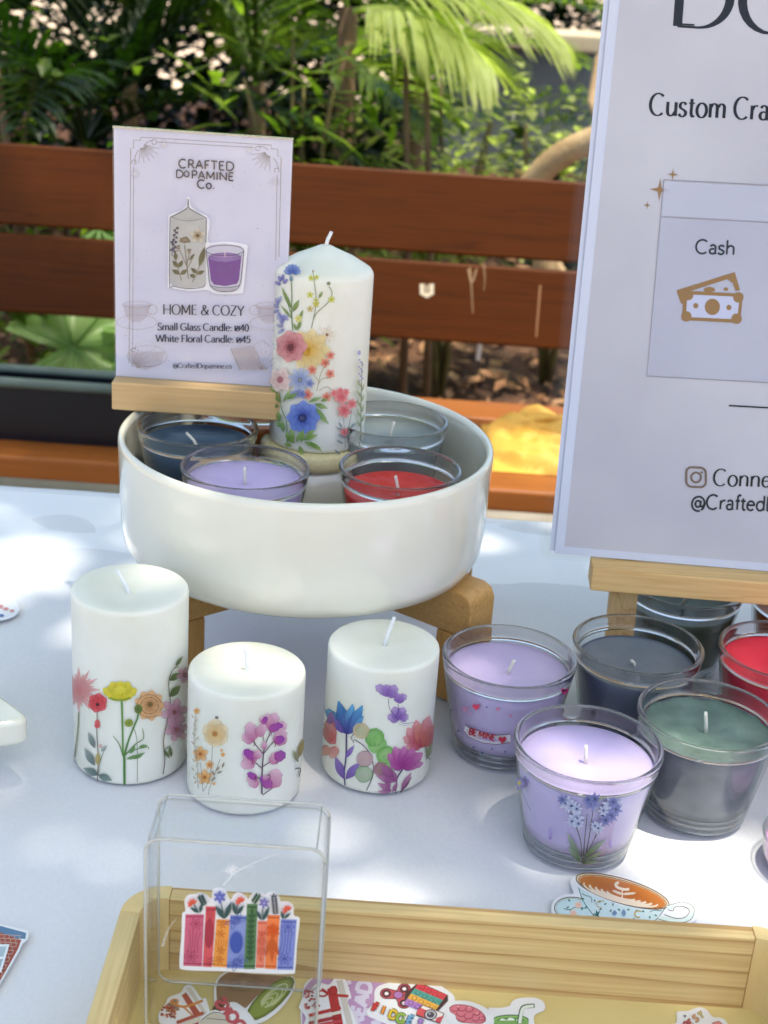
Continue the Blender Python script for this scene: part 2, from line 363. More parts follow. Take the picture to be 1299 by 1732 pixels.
def text(art, s, x, y, size, col, wt=.1, pen=None, track=0., dx=(1, 0), dy=None, serif=0, a=1., sy=1., xs=1.):
    """lay letters from baseline point x,y; dx = unit reading direction in sheet, dy = up; returns end x"""
    dy = dy or (dx[1], -dx[0]); dx = (dx[0]*xs, dx[1]*xs); u = 0
    for ch in s:
        adv, strokes = G[ch]
        for st in strokes:
            P = [(x+(u+px)*size*dx[0]+py*size*sy*dy[0], y+(u+px)*size*dx[1]+py*size*sy*dy[1]) for px, py in st]
            art.stroke(P, wt*size, col, a, None, False, pen)
            if serif and len(st) == 2 and abs(st[0][0]-st[1][0]) < .05:
                for q in st:
                    if q[1] in (0, .7, .74, .45):
                        l_ = serif*(1 if q[1] == 0 or ch.isupper() else .6)
                        Q = [(x+(u+q[0]+e)*size*dx[0]+q[1]*size*sy*dy[0], y+(u+q[0]+e)*size*dx[1]+q[1]*size*sy*dy[1]) for e in (-l_, l_*(1 if q[1] == 0 or ch.isupper() else .3))]
                        art.stroke(Q, wt*size*.38, col, a, None, False)
        u += adv+track
    return u*size
def text_w(s, track=0.): return sum(G[ch][0]+track for ch in s)-track
def ctext(art, s, x, y, size, col, **k):
    w_ = text_w(s, k.get('track', 0))*size*k.get('xs', 1); dx = k.get('dx', (1, 0))
    text(art, s, x-w_/2*dx[0], y-w_/2*dx[1], size, col, **k)

# ================================================================== materials in use
INK = print_mat('ink', .38); INK_PAPER = print_mat('ink_paper', .5); INK_GLOSS = print_mat('ink_gloss', .18, .4)
GLASS = thin_glass('clear_glass', (.985, .99, .985), (.72, .77, .74), .85, .015, .05); ACRYL = thin_glass('clear_acrylic', (.99, .995, .99), (.85, .88, .86), .8, .02, .035)
SLEEVE = thin_glass('laminate_film', (.985, .985, .98), (.9, .9, .88), .4, .12, .006)
RIM = thin_glass('glass_rim', (.93, .96, .95), (.42, .46, .44), 1.0, .04, .12)
FOOT = thin_glass('glass_foot', (.97, .98, .975), (.74, .77, .75), .9, .05, .07)
CLOTH = noisy('white_cotton', 'd3d5da', 'd9dade', 500, .9, .8, 22, 5, bdist=.0016, spec=.15, stretch=(1, .6, 1))
CERAMIC = noisy('white_glaze', 'd9d8c6', 'dfded0', 5, .12, .03, 60, spec=.6)
CERAMIC.node_tree.nodes['Principled BSDF'].inputs['Coat Weight'].default_value = .6
CERAMIC.node_tree.nodes['Principled BSDF'].inputs['Coat Roughness'].default_value = .05
PILLAR = wax('white_wax', 'dcdccc', 'e6e6dc', .38, .5, 24, .35)
PINE = wood('pale_pine', 'd9bd84', '9c6c34', 0, 125, .5, 3, .6, lines=2)
PINE_Y = wood('pale_pine_side', 'd8c088', 'a0743c', 1, 165, .5, 5, .6, lines=2)
PINE_FLOOR = noisy('pale_tray_board', 'dccb8e', 'd2bd7c', 12, .45, .1, 200, spec=.4)
BAMBOO = wood('bamboo', 'c79a5a', '9a6c34', 0, 260, .45, 9, .4)
BAMBOO_Z = wood('bamboo_upright', 'c0914f', '8f6330', 2, 260, .45, 11, .4)
EASEL = wood('easel_pine', 'dfbb80', 'b98a4a', 0, 130, .5, 21, .5)
EASEL_Z = wood('easel_pine_upright', 'd8b47a', 'b08448', 2, 130, .5, 23, .5)
BEECH = wood('beech', 'c9a876', 'ab8552', 0, 220, .5, 31, .25)
DISC = wood('pale_wood_lid', 'd9cfa0', 'b9aa78', 1, 300, .5, 37, .3)
BENCHW = wood('varnished_brown_slat', '5a2c06', '371a03', 0, 120, .5, 41, .6, .0, .15)
BENCHD = wood('dark_brown_slat', '46281a', '341c12', 0, 120, .42, 43, .5, .2)
SEATW = wood('worn_orange_slat', '9c5a24', '6e3e14', 0, 120, .45, 47, .5, 0, .3)
IRON = noisy('painted_iron', '1c1d1e', '232425', 40, .5, .1)
WICK = noisy('cotton_wick', 'e6e2d6', 'd8d2c2', 900, .8, .3, 1500, bdist=.0003)
WHITEW = noisy('waxed_wick', 'dfe2e2', 'e8e9e8', 900, .6, .2, 1500, bdist=.0003)
VINYL = noisy('white_vinyl', 'e2e3e6', 'e6e7e9', 10, .3, spec=.5)

# ================================================================== ground and garden
SOIL = noisy('garden_soil', '2c1c12', '6a4a34', 7, .95, .8, 40, 8, bdist=.03)
PAVE = noisy('beige_paving', 'b9a184', 'cbb69a', 3, .85, .4, 60, bdist=.004)
m = MB(); m.box(-60, 60, -40, 90, -1.2, -.74); tag(part('ground', m, PAVE), None, None, kind='structure')
m = MB()   # the planted bed: an uneven soil sheet
nx, ny = 90, 100
vs = [(-5+10*i/nx, 2.75+6*j/ny, -.735+.05*noise.noise(Vector((i*.35, j*.35, 0)))+.05+.15*(j/ny)) for j in range(ny+1) for i in range(nx+1)]
m.add(vs, [(j*(nx+1)+i, j*(nx+1)+i+1, (j+1)*(nx+1)+i+1, (j+1)*(nx+1)+i) for j in range(ny) for i in range(nx)])
tag(part('soil', m, SOIL, smooth=True), None, None, kind='structure')
KERB = noisy('kerb_stone', '8c857a', 'a39a8c', 8, .85, .5, 60, bdist=.004)
m = MB(); m.box(-5, 5, 2.63, 2.75, -.75, -.6); tag(part('kerb', m, KERB, bevel=.01), None, None, kind='structure')
m = MB()
rr = random.Random(3)
for k in range(5200):      # fallen leaves
    x = rr.uniform(-2.2, 1.4); y = rr.uniform(2.78, 6.1); z = -.735+.05*noise.noise(Vector(((x+5)*9*.35, (y-2.75)/6*100*.35, 0)))+.05+.15*(y-2.75)/6+.008
    a = rr.uniform(0, 2*pi); L_ = rr.uniform(.012, .04); W_ = L_*rr.uniform(.3, .55)
    d = Vector((cos(a), sin(a), rr.uniform(-.3, .5))); e = Vector((-sin(a), cos(a), rr.uniform(-.4, .4)))
    p = Vector((x, y, z+rr.uniform(0, .02)))
    m.add([p-d*L_, p+e*W_+Vector((0, 0, .004)), p+d*L_, p-e*W_], [(0, 1, 2, 3)])
LITTER = noisy('dry_leaf', '6b4328', 'b98f66', 14, .8)
tag(part('fallen_leaves', m, LITTER), 'dry brown fallen leaves scattered on the soil', 'leaf litter', kind='stuff')

LEAF_D = leafmat('leaf_deep', '0e2006', '243e0c', .45)
LEAF_M = leafmat('leaf_mid', '2a4610', '7c9430', .62)
LEAF_B = leafmat('leaf_bright', '94a052', 'b8c07c', .6)
LEAF_P = leafmat('leaf_palm', '6c8c2c', 'a0b050', .55)
LEAF_C = leafmat('leaf_canopy', '4f7a2a', '6a9238', .5)
BARK = noisy('bark', '4a3826', '7a634a', 18, .9, .8, 60, bdist=.01, stretch=(1, 1, .3))
PALEBARK = noisy('pale_bark', '9a7d58', 'c2a67c', 16, .85, .6, 60, bdist=.006)
STEM = noisy('plant_stem', '4a3a20', '5f5a2a', 20, .7)

def blade(m, p, d, L_, W_, droop=.3, fold=.25, up=Vector((0, 0, 1)), seg=3, rng=rr):
    """a leaf blade from p along d, folded on its midrib, drooping by gravity"""
    d = d.normalized(); s = d.cross(up)
    s = (s if s.length > .05 else Vector((1, 0, 0))).normalized(); n = s.cross(d)
    vs = []; q = Vector(p)
    for i in range(seg+1):
        t = i/seg; wd = W_*.5*(sin(pi*min(1, (t*.86+.12)))**.8 if i < seg else .03)
        vs += [q+s*wd+n*fold*wd, q, q-s*wd+n*fold*wd]
        q = q+(d*(L_/seg)); d = (d+Vector((0, 0, -droop/seg))).normalized(); n = s.cross(d)
    fs = []
    for i in range(seg):
        a = i*3; fs += [(a, a+1, a+4, a+3), (a+1, a+2, a+5, a+4)]
    m.add(vs, fs)
def frond_mesh(p0, d, L_, n=26, ll=.2, lw=.016, droop=.9, rng=rr, flat=.3):
    m = MB(); q = Vector(p0); d = d.normalized(); pts = [q.copy()]; ds = [d.copy()]
    K = 14
    for i in range(K):
        q = q+d*L_/K; d = (d+Vector((0, 0, -droop/K))).normalized(); pts.append(q.copy()); ds.append(d.copy())
    m.tube(pts, [.007*(1-.8*i/K) for i in range(K+1)], 5)
    for k in range(n):
        t = .12+.88*k/(n-1); f = t*K; i = min(int(f), K-1); p = pts[i].lerp(pts[i+1], f-i); dd = ds[i]
        s = dd.cross(Vector((0, 0, 1))).normalized()
        l_ = ll*(sin(pi*min(.97, t*.75+.2)))**.7
        for sg in (-1, 1):
            v = dd*(.55+.5*t)+s*sg*(1-.35*t)+Vector((0, 0, flat+rng.uniform(-.15, .15)))
            blade(m, p, v, l_*rng.uniform(.85, 1.1), lw, .55+rng.uniform(0, .3), .3, seg=3)
    return m
def palm(x, y, label, n, L_, h, mat, seed, ll=.2, lw=.016, z0=-.68, az=None, el=(.5, 1.3), droop=1.3):
    r_ = random.Random(seed); T = thing('palm', label, 'palm', (x, y, z0), 'palms behind the bench')
    m = MB(); m.tube([(x, y, z0-.05), (x+.01, y, z0+h*.5), (x, y+.01, z0+h)], [.035, .028, .022], 8); part('trunk', m, BARK, T, True)
    for k in range(n):
        a = (2*pi*k/n+r_.uniform(-.3, .3)) if az is None else az[k % len(az)]+r_.uniform(-.1, .1)
        e_ = r_.uniform(*el); d = Vector((cos(a)*cos(e_), sin(a)*cos(e_), sin(e_)))
        part('frond', frond_mesh((x, y, z0+h), d, L_*r_.uniform(.8, 1.15), 24, ll, lw, droop*r_.uniform(.8, 1.2), r_), mat, T)
    return T
def shrub(x, y, label, h, w_, nl, mat, seed, ls=.05, lw=.5, z0=-.68, cat='shrub', stems=5, group='shrubs behind the bench'):
    r_ = random.Random(seed); T = thing('shrub', label, cat, (x, y, z0), group); fm = MB(); tips = []
    for k in range(stems):
        a = r_.uniform(0, 2*pi); e_ = r_.uniform(.15, .6); pts = [Vector((x, y, z0-.04))]
        for i in range(1, 6):
            t = i/5; pts.append(Vector((x+cos(a)*e_*w_*t**1.3+r_.uniform(-.02, .02), y+sin(a)*e_*w_*t**1.3+r_.uniform(-.02, .02), z0+h*t*r_.uniform(.85, 1))))
        m = MB(); m.tube(pts, [.011*(1-.7*i/5) for i in range(6)], 6); part('stem', m, STEM, T, True); tips += pts[1:]
    for k in range(nl):
        b = r_.choice(tips); p = b+Vector((r_.gauss(0, .28), r_.gauss(0, .28), r_.gauss(0, .2)))*w_*.8
        p.z = max(p.z, z0+.02)
        if x > -.45 and p.z < -.36: p.z = -.36+r_.uniform(0, .3)
        a = r_.uniform(0, 2*pi); d = Vector((cos(a), sin(a), r_.uniform(-.7, .5))); l_ = ls*r_.uniform(.6, 1.4)
        blade(fm, p, d, l_, l_*lw, .5, .2, seg=2)
    f = part('foliage', fm, mat, T); f['kind'] = 'stuff'
    return T

# the bright frond that hangs into the picture
T = palm(-.16, 3.42, 'palm with large bright yellow green fronds above the bench', 3, .75, .98, LEAF_P, 11, .3, .02, az=[2.2, 3.1, 3.9])
for (p0, d, L_, ll) in (((-.13, 3.34, .33), (1, -.12, .40), .46, .30), ((-.14, 3.3, .30), (.8, -.5, .25), .38, .28)):
    part('frond', frond_mesh(p0, Vector(d), L_, 40, ll, .014, 1.1, random.Random(int(L_*99)), -.15), LEAF_B, T)
palm(-.78, 3.5, 'tall dark palm left of the price sign', 9, .85, .62, LEAF_D, 21, .24, .022)
palm(-.42, 3.95, 'dark green palm directly behind the price sign', 10, .9, .75, LEAF_M, 22, .26, .022)
palm(-1.35, 4.1, 'shaded palm at the far left edge of the bed', 9, .9, .8, LEAF_D, 23, .26, .024)
palm(-.95, 4.9, 'mid green palm deep in the left of the bed', 10, 1.0, .85, LEAF_M, 24, .28, .024)
palm(.02, 4.8, 'slender palm behind the middle of the bench', 9, .85, .7, LEAF_M, 25, .24, .02)
shrub(-1.12, 3.25, 'small leaved shrub low at the left edge of the bed', .8, .5, 700, LEAF_M, 31, .05)
shrub(-.7, 3.05, 'leafy shrub pressed against the left end of the bench', .62, .4, 520, LEAF_M, 32, .045)
shrub(-.2, 3.1, 'drooping long leaved shrub right of the price sign', .95, .42, 420, LEAF_M, 33, .11, .2)
shrub(.12, 3.55, 'bright small leaved shrub under the hanging palm frond', .82, .34, 700, LEAF_B, 34, .04, .6)
shrub(.42, 3.75, 'dark glossy shrub beside the pale leaning trunk', .72, .3, 260, LEAF_D, 35, .07, .5)
shrub(.5, 4.6, 'pale green shrub beyond the leaning trunk', .42, .4, 260, LEAF_B, 36, .06, .5)
shrub(-.35, 3.3, 'low weedy shrub with narrow leaves behind the middle slats', .5, .35, 260, LEAF_M, 37, .1, .22)
shrub(-1.75, 5.3, 'broad shrub in shade at the back left', 1.1, .8, 1100, LEAF_D, 38, .07)
shrub(-.5, 5.6, 'round dark shrub at the back of the bed', 1.0, .8, 1300, LEAF_D, 39, .07)
shrub(.75, 5.7, 'low shrub in front of the cream garden wall', .45, .6, 500, LEAF_M, 40, .06)
# leaning pale trunk
for pts, r0, lab in (([(.62, 3.3, -.74), (.50, 3.25, -.45), (.33, 3.18, -.2), (.25, 3.09, -.08), (.27, 3.06, .0), (.33, 3.02, .07), (.44, 2.98, .13), (.6, 2.95, .2), (.9, 2.9, .35)], .036, 'pale crooked tree trunk leaning right behind the bench'),):
    T = thing('leaning_tree', lab, 'tree', (.62, 3.3, -.74))
    m = MB(); m.tube(smooth_line(pts, 5), r0*.75, 12); part('trunk', m, PALEBARK, T, True)
    m = MB(); m.tube([(.40, 2.99, .11), (.37, 3.05, .17), (.38, 3.1, .25), (.44, 3.1, .36)], [.012, .01, .008, .005], 8); part('branch', m, PALEBARK, T, True)
    m = MB(); m.tube([(.26, 3.06, -.02), (.3, 3.0, -.12), (.31, 3.0, -.3)], [.03, .026, .02], 8); part('branch', m, PALEBARK, T, True)
for (a, b, l) in (((.03, 3.3, -.7), (-.02, 3.2, .22), 'thin reddish brown stem rising left behind the bench'), ((.09, 3.35, -.7), (.03, 3.25, .15), 'thin brown stem beside the reddish one'), ((-.78, 3.0, -.7), (-.86, 2.9, .5), 'thin dark green cane at the left')):
    m = MB(); m.tube([a, tuple((a[i]+b[i])/2+.01 for i in range(3)), b], [.012, .009, .006], 7); tag(part('bare_stem', m, BARK, smooth=True), l, 'stem')
# far back: wall, hedge
WALL = noisy('cream_render', 'b7a98c', 'c9bda2', 3, .85, .3, 30, bdist=.004); WALLG = noisy('grey_render', '5c6266', '70767a', 3, .85, .3, 30)
T = thing('garden_wall', 'low cream garden wall with a pale coping at the upper right', 'wall', (1.2, 7, -.74))
m = MB(); m.box(.15, 4.5, 7, 7.25, -.74, -.02); part('wall_body', m, WALLG, T)
m = MB(); m.box(.13, 4.55, 6.94, 7.3, -.02, .06); part('coping', m, WALL, T, bevel=.012)
T = thing('hedge', 'dense dark hedge closing off the garden behind the palms', 'hedge', (-2, 7, -.74))
m = MB()
for k in range(24000):
    x = rr.uniform(-3.6, 2.6); y = rr.gauss(8.1, .28) if x > .1 else rr.gauss(5.9, .35); z = rr.uniform(-.74, 1.15)
    a = rr.uniform(0, 2*pi); blade(m, (x, y, z), Vector((cos(a), sin(a)*.6-.3, rr.uniform(-.6, .4))), .12*rr.uniform(.6, 1.3), .06, .5, .2, seg=2)
f = part('foliage', m, LEAF_D, T); f['kind'] = 'stuff'
# broad-leaved plant seen below the left slats
T = thing('broad_leaf_plant', 'bright lobed leaf plant showing below the left bench slats', 'plant', (-.58, 2.78, -.7))
m = MB(); m.tube([(-.58, 2.78, -.7), (-.6, 2.7, -.45), (-.56, 2.62, -.34)], [.012, .01, .006], 7); part('stem', m, STEM, T, True)
def lobed(c0, ax, ay, R, seed, lobes=7):
    r_ = random.Random(seed); m = MB(); ax = Vector(ax).normalized(); ay = (Vector(ay)-ax*Vector(ay).dot(ax)).normalized(); n = ax.cross(ay)
    K = lobes*6; vs = [Vector(c0)]
    for g in (.5, 1):
        for k in range(K):
            t = 2*pi*k/K; rr_ = R*(.58+.42*abs(cos(t*lobes/2))**.9+(-.35 if abs(t-pi) < .25 else 0))*g*(1+r_.uniform(-.04, .04))
            vs.append(Vector(c0)+ax*cos(t)*rr_+ay*sin(t)*rr_+n*(.03*sin(t*lobes)*g*g-.12*R*g*g))
    fs = [(0, 1+k, 1+(k+1) % K) for k in range(K)]+[(1+k, 1+K+k, 1+K+(k+1) % K, 1+(k+1) % K) for k in range(K)]
    m.add(vs, fs)
    for j in range(lobes):
        t = 2*pi*j/lobes
        if abs(t-pi) < .3: continue
        m.tube([Vector(c0)+n*.002, Vector(c0)+(ax*cos(t)+ay*sin(t))*R*.5+n*(.003-.03*R), Vector(c0)+(ax*cos(t)+ay*sin(t))*R*.92+n*(.003-.11*R)], [.003, .002, .001], 5)
    return m
LOBED = leafmat('leaf_lobed', '6f9850', 'a3c080', .5)
for c0, ax, ay, R, s_ in (((-.60, 2.56, -.285), (1, .1, .1), (0, .45, .9), .135, 1), ((-.46, 2.58, -.26), (.9, .3, .2), (-.1, .5, .85), .09, 2), ((-.74, 2.62, -.2), (1, -.1, 0), (0, .6, .7), .08, 3), ((-.56, 2.62, -.075), (1, 0, 0), (0, .5, .9), .06, 4), ((-.9, 2.7, -.26), (1, 0, .2), (0, .8, .5), .1, 5)):
    part('leaf', lobed(c0, ax, ay, R, s_), LOBED if s_ != 3 else LEAF_M, T, True)
m = MB(); m.tube([(.148, 2.44, -.222), (.149, 2.44, -.20), (.148, 2.44, -.16)], .004, 8); tag(part('hanging_cord', m, WHITEW, smooth=True), 'short end of white cord hanging below the right bench slats', 'cord')

# ------------------------------------------------------------------ the shade tree above (its trunk stands to the right of the stall)
T = thing('shade_tree', 'broad shade tree whose canopy spreads over the stall and the bench', 'tree', (2.6, .4, -.74))
m = MB(); m.tube([(2.6, .4, -.8), (2.55, .42, .4), (2.45, .5, 1.8), (2.3, .6, 3.5)], [.2, .16, .14, .11], 14); part('trunk', m, BARK, T, True)
for e in ((-.5, 1.2, 4.1), (.9, 3.9, 4.1), (-1.9, 2.6, 4.2), (1.2, -.9, 4.0), (2.8, 4.5, 4.2)):
    m = MB(); m.tube(smooth_line([(2.3, .6, 3.4), (2.3+(e[0]-2.3)*.5, .6+(e[1]-.6)*.5+.15, 3.85), e], 5), [.07*(1-.08*i) for i in range(11)], 8); part('branch', m, BARK, T, True)
# crown gaps shaped to drop sun on chosen spots (x, y on the table's level along the sun's ray, radii)
GAPS = [(-.265, 1.02, .035, .035), (-.24, .97, .03, .02), (.0, .655, .02, .012), (-.30, 1.12, .08, .055), (-.20, .735, .06, .03), (-.30, .755, .06, .025), (.21, .655, .09, .055), (.09, .69, .025, .03), (.14, 1.12, .04, .06), (.25, .78, .04, .03), (-.14, .80, .03, .015), (-.07, .745, .015, .01), (-.16, .63, .02, .015), (.02, .64, .03, .01),
        (.28, 2.04, .26, .26), (.28, 2.42, .5, .14), (-.045, .972, .022, .03), (-.13, .985, .02, .02), (-.195, .918, .025, .025), (-.13, .60, .03, .015),
        (.1, 3.2, .42, .36), (-.55, 2.53, .17, .14), (.12, 3.55, .2, .15), (.4, 3.05, .2, .12), (-.2, 3.1, .12, .1)]
m = MB(); r_ = random.Random(5); NL = 0; vs = []; fs = []
while NL < 37000:
    if NL < 9000: x = r_.uniform(-.9, 2.2); y = r_.uniform(-.8, 2.3)     # the thick heart of the crown
    else: x = r_.uniform(-2.6, 3.4); y = r_.uniform(-1.1, 7.3)
    z = r_.uniform(3.3, 4.5)
    qx, qy = x-SUN.x/SUN.z*z, y-SUN.y/SUN.z*z
    if any(((qx-a)/(rx+.03))**2+((qy-b)/(ry+.03))**2 < 1 for a, b, rx, ry in GAPS) and (r_.random() > .36 or qy > 1.5): NL += .05; continue
    nz = noise.noise(Vector((qx*(2.6 if qy < 2.6 else 4.5), qy*2.6, 3)))+.5*noise.noise(Vector((qx*8, qy*8, 1)))
    if qy > 2.62 and nz > -.14: NL += .3; continue
    if qy < 1.3 and abs(qx) < 1 and nz > .5: continue
    a = r_.uniform(0, 2*pi); d = Vector((cos(a), sin(a), r_.uniform(-.5, .3)))*.047; e = Vector((-sin(a), cos(a), r_.uniform(-.5, .5)))*.023; p = Vector((x, y, z))
    o_ = len(vs); vs += [p-d, p+e, p+d, p-e]; fs.append((o_, o_+1, o_+2, o_+3)); NL += 1
m.v = [tuple(q) for q in vs]; m.f = fs
f = part('crown', m, LEAF_C, T); f['kind'] = 'stuff'

# ================================================================== bench
T = thing('park_bench', 'brown wooden slatted bench standing behind the white table', 'bench', (-.3, 2.15, -.74))
tilt = rad(10)
def slat_back(x0, x1, zc, mat, name='back_slat'):
    Mx = Matrix.Translation((0, 2.40+(zc+.03)*math.tan(tilt), zc)) @ Matrix.Rotation(-tilt, 4, 'X')
    m = MB(); m.box(x0, x1, -.014, .014, -.0665, .0665, Mx); return part(name, m, mat, T, bevel=.005)
slat_back(-1.7, .95, .037, BENCHW); slat_back(-1.7, .95, -.108, BENCHW)
for y0, y1 in ((1.90, 1.992), (2.006, 2.098), (2.112, 2.204), (2.218, 2.31)):
    m = MB(); m.box(-1.7, .95, y0, y1, -.29, -.255); part('seat_slat', m, SEATW, T, bevel=.006)
for x in (-1.45, -.31, .78):
    m = MB(); m.box(x-.02, x+.02, 1.93, 2.36, -.325, -.291); m.box(x-.02, x+.02, 1.95, 1.99, -.74, -.325); m.box(x-.02, x+.02, 2.34, 2.38, -.74, -.325)
    part('frame', m, IRON, T, bevel=.003)
    Mx = Matrix.Translation((0, 2.40, 0)) @ Matrix.Rotation(-tilt, 4, 'X'); m = MB(); m.box(x-.02, x+.02, .018, .04, -.33, .12, Mx); part('back_support', m, IRON, T)
# paint marks on the lower slat
n_ = Matrix.Rotation(-tilt, 3, 'X') @ Vector((0, -1, 0)); p_ = Vector((0, 2.40+(-.108+.03)*math.tan(tilt), -.108))+n_*.0145
A = Art(on_plane(p_, n_), step=2e-5, h0=4e-4)
A.stroke([(714, 480), (714, 496), (722, 500), (730, 496), (730, 480)], 8, 'e8d9b8', .95, None, False).stroke([(722, 482), (722, 496)], 4, 'e8d9b8', .7, None, False)
A.stroke([(795, 452), (797, 480), (800, 530)], 3.2, 'c9a87c', .55, 1.5).stroke([(792, 455), (798, 478), (806, 455)], 3, 'd9b98c', .5).stroke([(818, 445), (820, 470), (818, 492)], 4, 'c9a87c', .4, 1)
A.stroke([(914, 482), (911, 520), (907, 570)], 4, 'c9986c', .5, 3)
A.build('paint_mark', INK_PAPER, T)['kind'] = 'stuff'

# black trough on the bench, left
PLAST = noisy('black_plastic', '0b0e16', '10141d', 10, .3, .05); PLASTG = noisy('grey_green_plastic', '4c5a52', '66746a', 10, .3, .05)
T = thing('plastic_trough', 'long black plastic trough with grey green rim on the left of the bench', 'trough', (-.62, 2.1, -.255))
m = MB()
for a in ((-1.3, -.17, 1.965, 1.973, -.255, -.168), (-1.3, -.17, 2.022, 2.03, -.255, -.168), (-1.3, -1.292, 1.973, 2.022, -.255, -.168), (-.178, -.17, 1.973, 2.022, -.255, -.168), (-1.292, -.178, 1.973, 2.022, -.2545, -.19)): m.box(*a)
part('body', m, PLAST, T)
m = MB(); pts = [(-1.3, 1.966), (-.17, 1.966), (-.17, 2.029), (-1.3, 2.029)]
for i in range(4): a, b = pts[i], pts[(i+1) % 4]; m.tube([(a[0], a[1], -.166), (b[0], b[1], -.166)], .008, 8)
part('rim', m, PLASTG, T, True)
# yellow bag
BAG = noisy('yellow_cloth_bag', 'd89c34', 'e6b858', 9, .6, .4, 40, bdist=.004)
BAG.node_tree.nodes['Principled BSDF'].inputs['Transmission Weight'].default_value = .0
T = thing('carrier_bag', 'crumpled yellow bag lying on the sunny end of the bench', 'bag', (.28, 2.05, -.255))
m = MB(); nx, ny = 90, 60; vs = []
for j in range(ny+1):
    for i in range(nx+1):
        u = -1+2*i/nx; v = -1+2*j/ny; r2 = abs(u)**3.2+abs(v)**2.6
        z = max(0, 1-r2)**.4*.034; w_ = noise.noise(Vector((u*2.2, v*1.6, 1)))*.010+abs(noise.noise(Vector((u*2.6+v*3.4, v*2.4-u, 7))))*.030-abs(noise.noise(Vector((u*7+v*5, v*6, 2))))*.010
        vs.append((.30+u*.15*(1+.1*noise.noise(Vector((v*2, 0, 5)))), 2.075+v*.105, -.254+z+w_*min(1, z*40)))
m.add(vs, [(j*(nx+1)+i, j*(nx+1)+i+1, (j+1)*(nx+1)+i+1, (j+1)*(nx+1)+i) for j in range(ny) for i in range(nx)]); part('bag_body', m, BAG, T, True)
m = MB(); m.tube(smooth_line([(.2, 2.13, -.236), (.24, 2.11, -.214), (.29, 2.12, -.212), (.35, 2.15, -.236)], 4), .005, 7); part('handle', m, BAG, T, True)

# ================================================================== table and cloth
T = thing('folding_table', 'rectangular folding table hidden under the white cloth', 'table', (.05, .7, -.74))
m = MB(); m.box(-.86, .96, .27, 1.168, -.032, -.003); part('table_top', m, VINYL, T)
for x, y in ((-.75, .37), (.85, .37), (-.75, 1.07), (.85, 1.07)):
    m = MB(); m.tube([(x, y, -.74), (x, y, -.033)], .014, 10); part('leg', m, IRON, T, True)
m = MB(); X0, X1, Y0, Y1 = -.868, .968, .262, 1.182; nx, ny = 260, 150; vs = []
for j in range(-10, ny+11):
    for i in range(-10, nx+11):
        x = X0+(X1-X0)*min(max(i, 0), nx)/nx; y = Y0+(Y1-Y0)*min(max(j, 0), ny)/ny; z = 0
        dz = 0
        for k, mx_ in ((i, nx), (j, ny)):
            if k < 0: dz = max(dz, -k)
            if k > mx_: dz = max(dz, k-mx_)
        if dz: z = -.034*dz; g = .012*dz/10*sin(x*38+y*31+noise.noise(Vector((x*5, y*5, 0)))*2); x += g*(i < 0 or i > nx)*(1 if i > nx else -1)+.004*dz/10*(1 if i > nx else -1 if i < 0 else 0); y += g*(j < 0 or j > ny)*(1 if j > ny else -1)+.004*dz/10*(1 if j > ny else -1 if j < 0 else 0)
        else:
            far = max(0, (y-.95)/.23)
            z = -.0022+.0014*noise.noise(Vector((x*9, y*9, 0)))*(.5+far)+.0030*far*noise.noise(Vector((x*5+y*4, y*22, 2)))-.0015*far
            z -= .0005*math.exp(-((y-.985-.01*sin(x*6))/.008)**2)+.0004*math.exp(-((x+.18+.006*sin(y*9))/.007)**2)+.0008*max(0, noise.noise(Vector((x*14+y*9, y*16-x*5, 4))))
        vs.append((x, y, min(z, -.0002)))
w1 = nx+21
m.add(vs, [(j*w1+i, j*w1+i+1, (j+1)*w1+i+1, (j+1)*w1+i) for j in range(ny+20) for i in range(nx+20)])
tag(part('tablecloth', m, CLOTH, smooth=True), 'plain white cotton cloth draped over the stall table', 'tablecloth')

# ================================================================== bowl on its stand
BX, BY = -.0545, .897
T = thing('bamboo_stand', 'crossed bamboo stand with rounded shoulders under the big white bowl', 'stand', (BX, BY, 0))
for k, ang in enumerate((-35, 40)):
    Rm = Matrix.Translation((-.04, .925, 0)) @ Matrix.Rotation(rad(ang), 4, 'Z'); L_ = .134; zt = .0825-.0006*k; hw = .0145-.0004*k
    pr = [(-L_, .051), (L_, .051), (L_, zt-.009), (L_-.0027, zt-.0027), (L_-.009, zt), (-L_+.009, zt), (-L_+.0027, zt-.0027), (-L_, zt-.009)]
    m = MB(); m.prism(pr, lambda a, b: Rm @ Vector((a, -hw, b)), lambda a, b: Rm @ Vector((a, hw, b))); part('crossbar', m, BAMBOO, T, bevel=.0015)
    for sg in (-1, 1):
        m = MB(); m.box(min(sg*L_, sg*(L_-.026)), max(sg*L_, sg*(L_-.026)), -hw, hw, 0, .0508, Rm); part('leg', m, BAMBOO_Z, T, bevel=.0015)
T = thing('serving_bowl', 'large round white glazed bowl holding five glass candles', 'bowl', (BX, BY, .083))
prof = [(.0001, .0840), (.080, .0840), (.083, .0830), (.098, .0828), (.110, .0840), (.1165, .0880), (.1198, .0955), (.1212, .108), (.1220, .142), (.1226, .160), (.1222, .1640), (.1205, .1655), (.1185, .1645), (.1175, .161), (.1165, .13), (.113, .110), (.106, .101), (.09, .0982), (.04, .0978), (.0001, .0978)]
m = MB(); m.lathe([(r*1.0, z) for r, z in prof], 144, (BX, BY, 0), mat=Matrix.Diagonal((1.02, 1, 1, 1)))
part('bowl_body', m, CERAMIC, T, True, fixn=True)

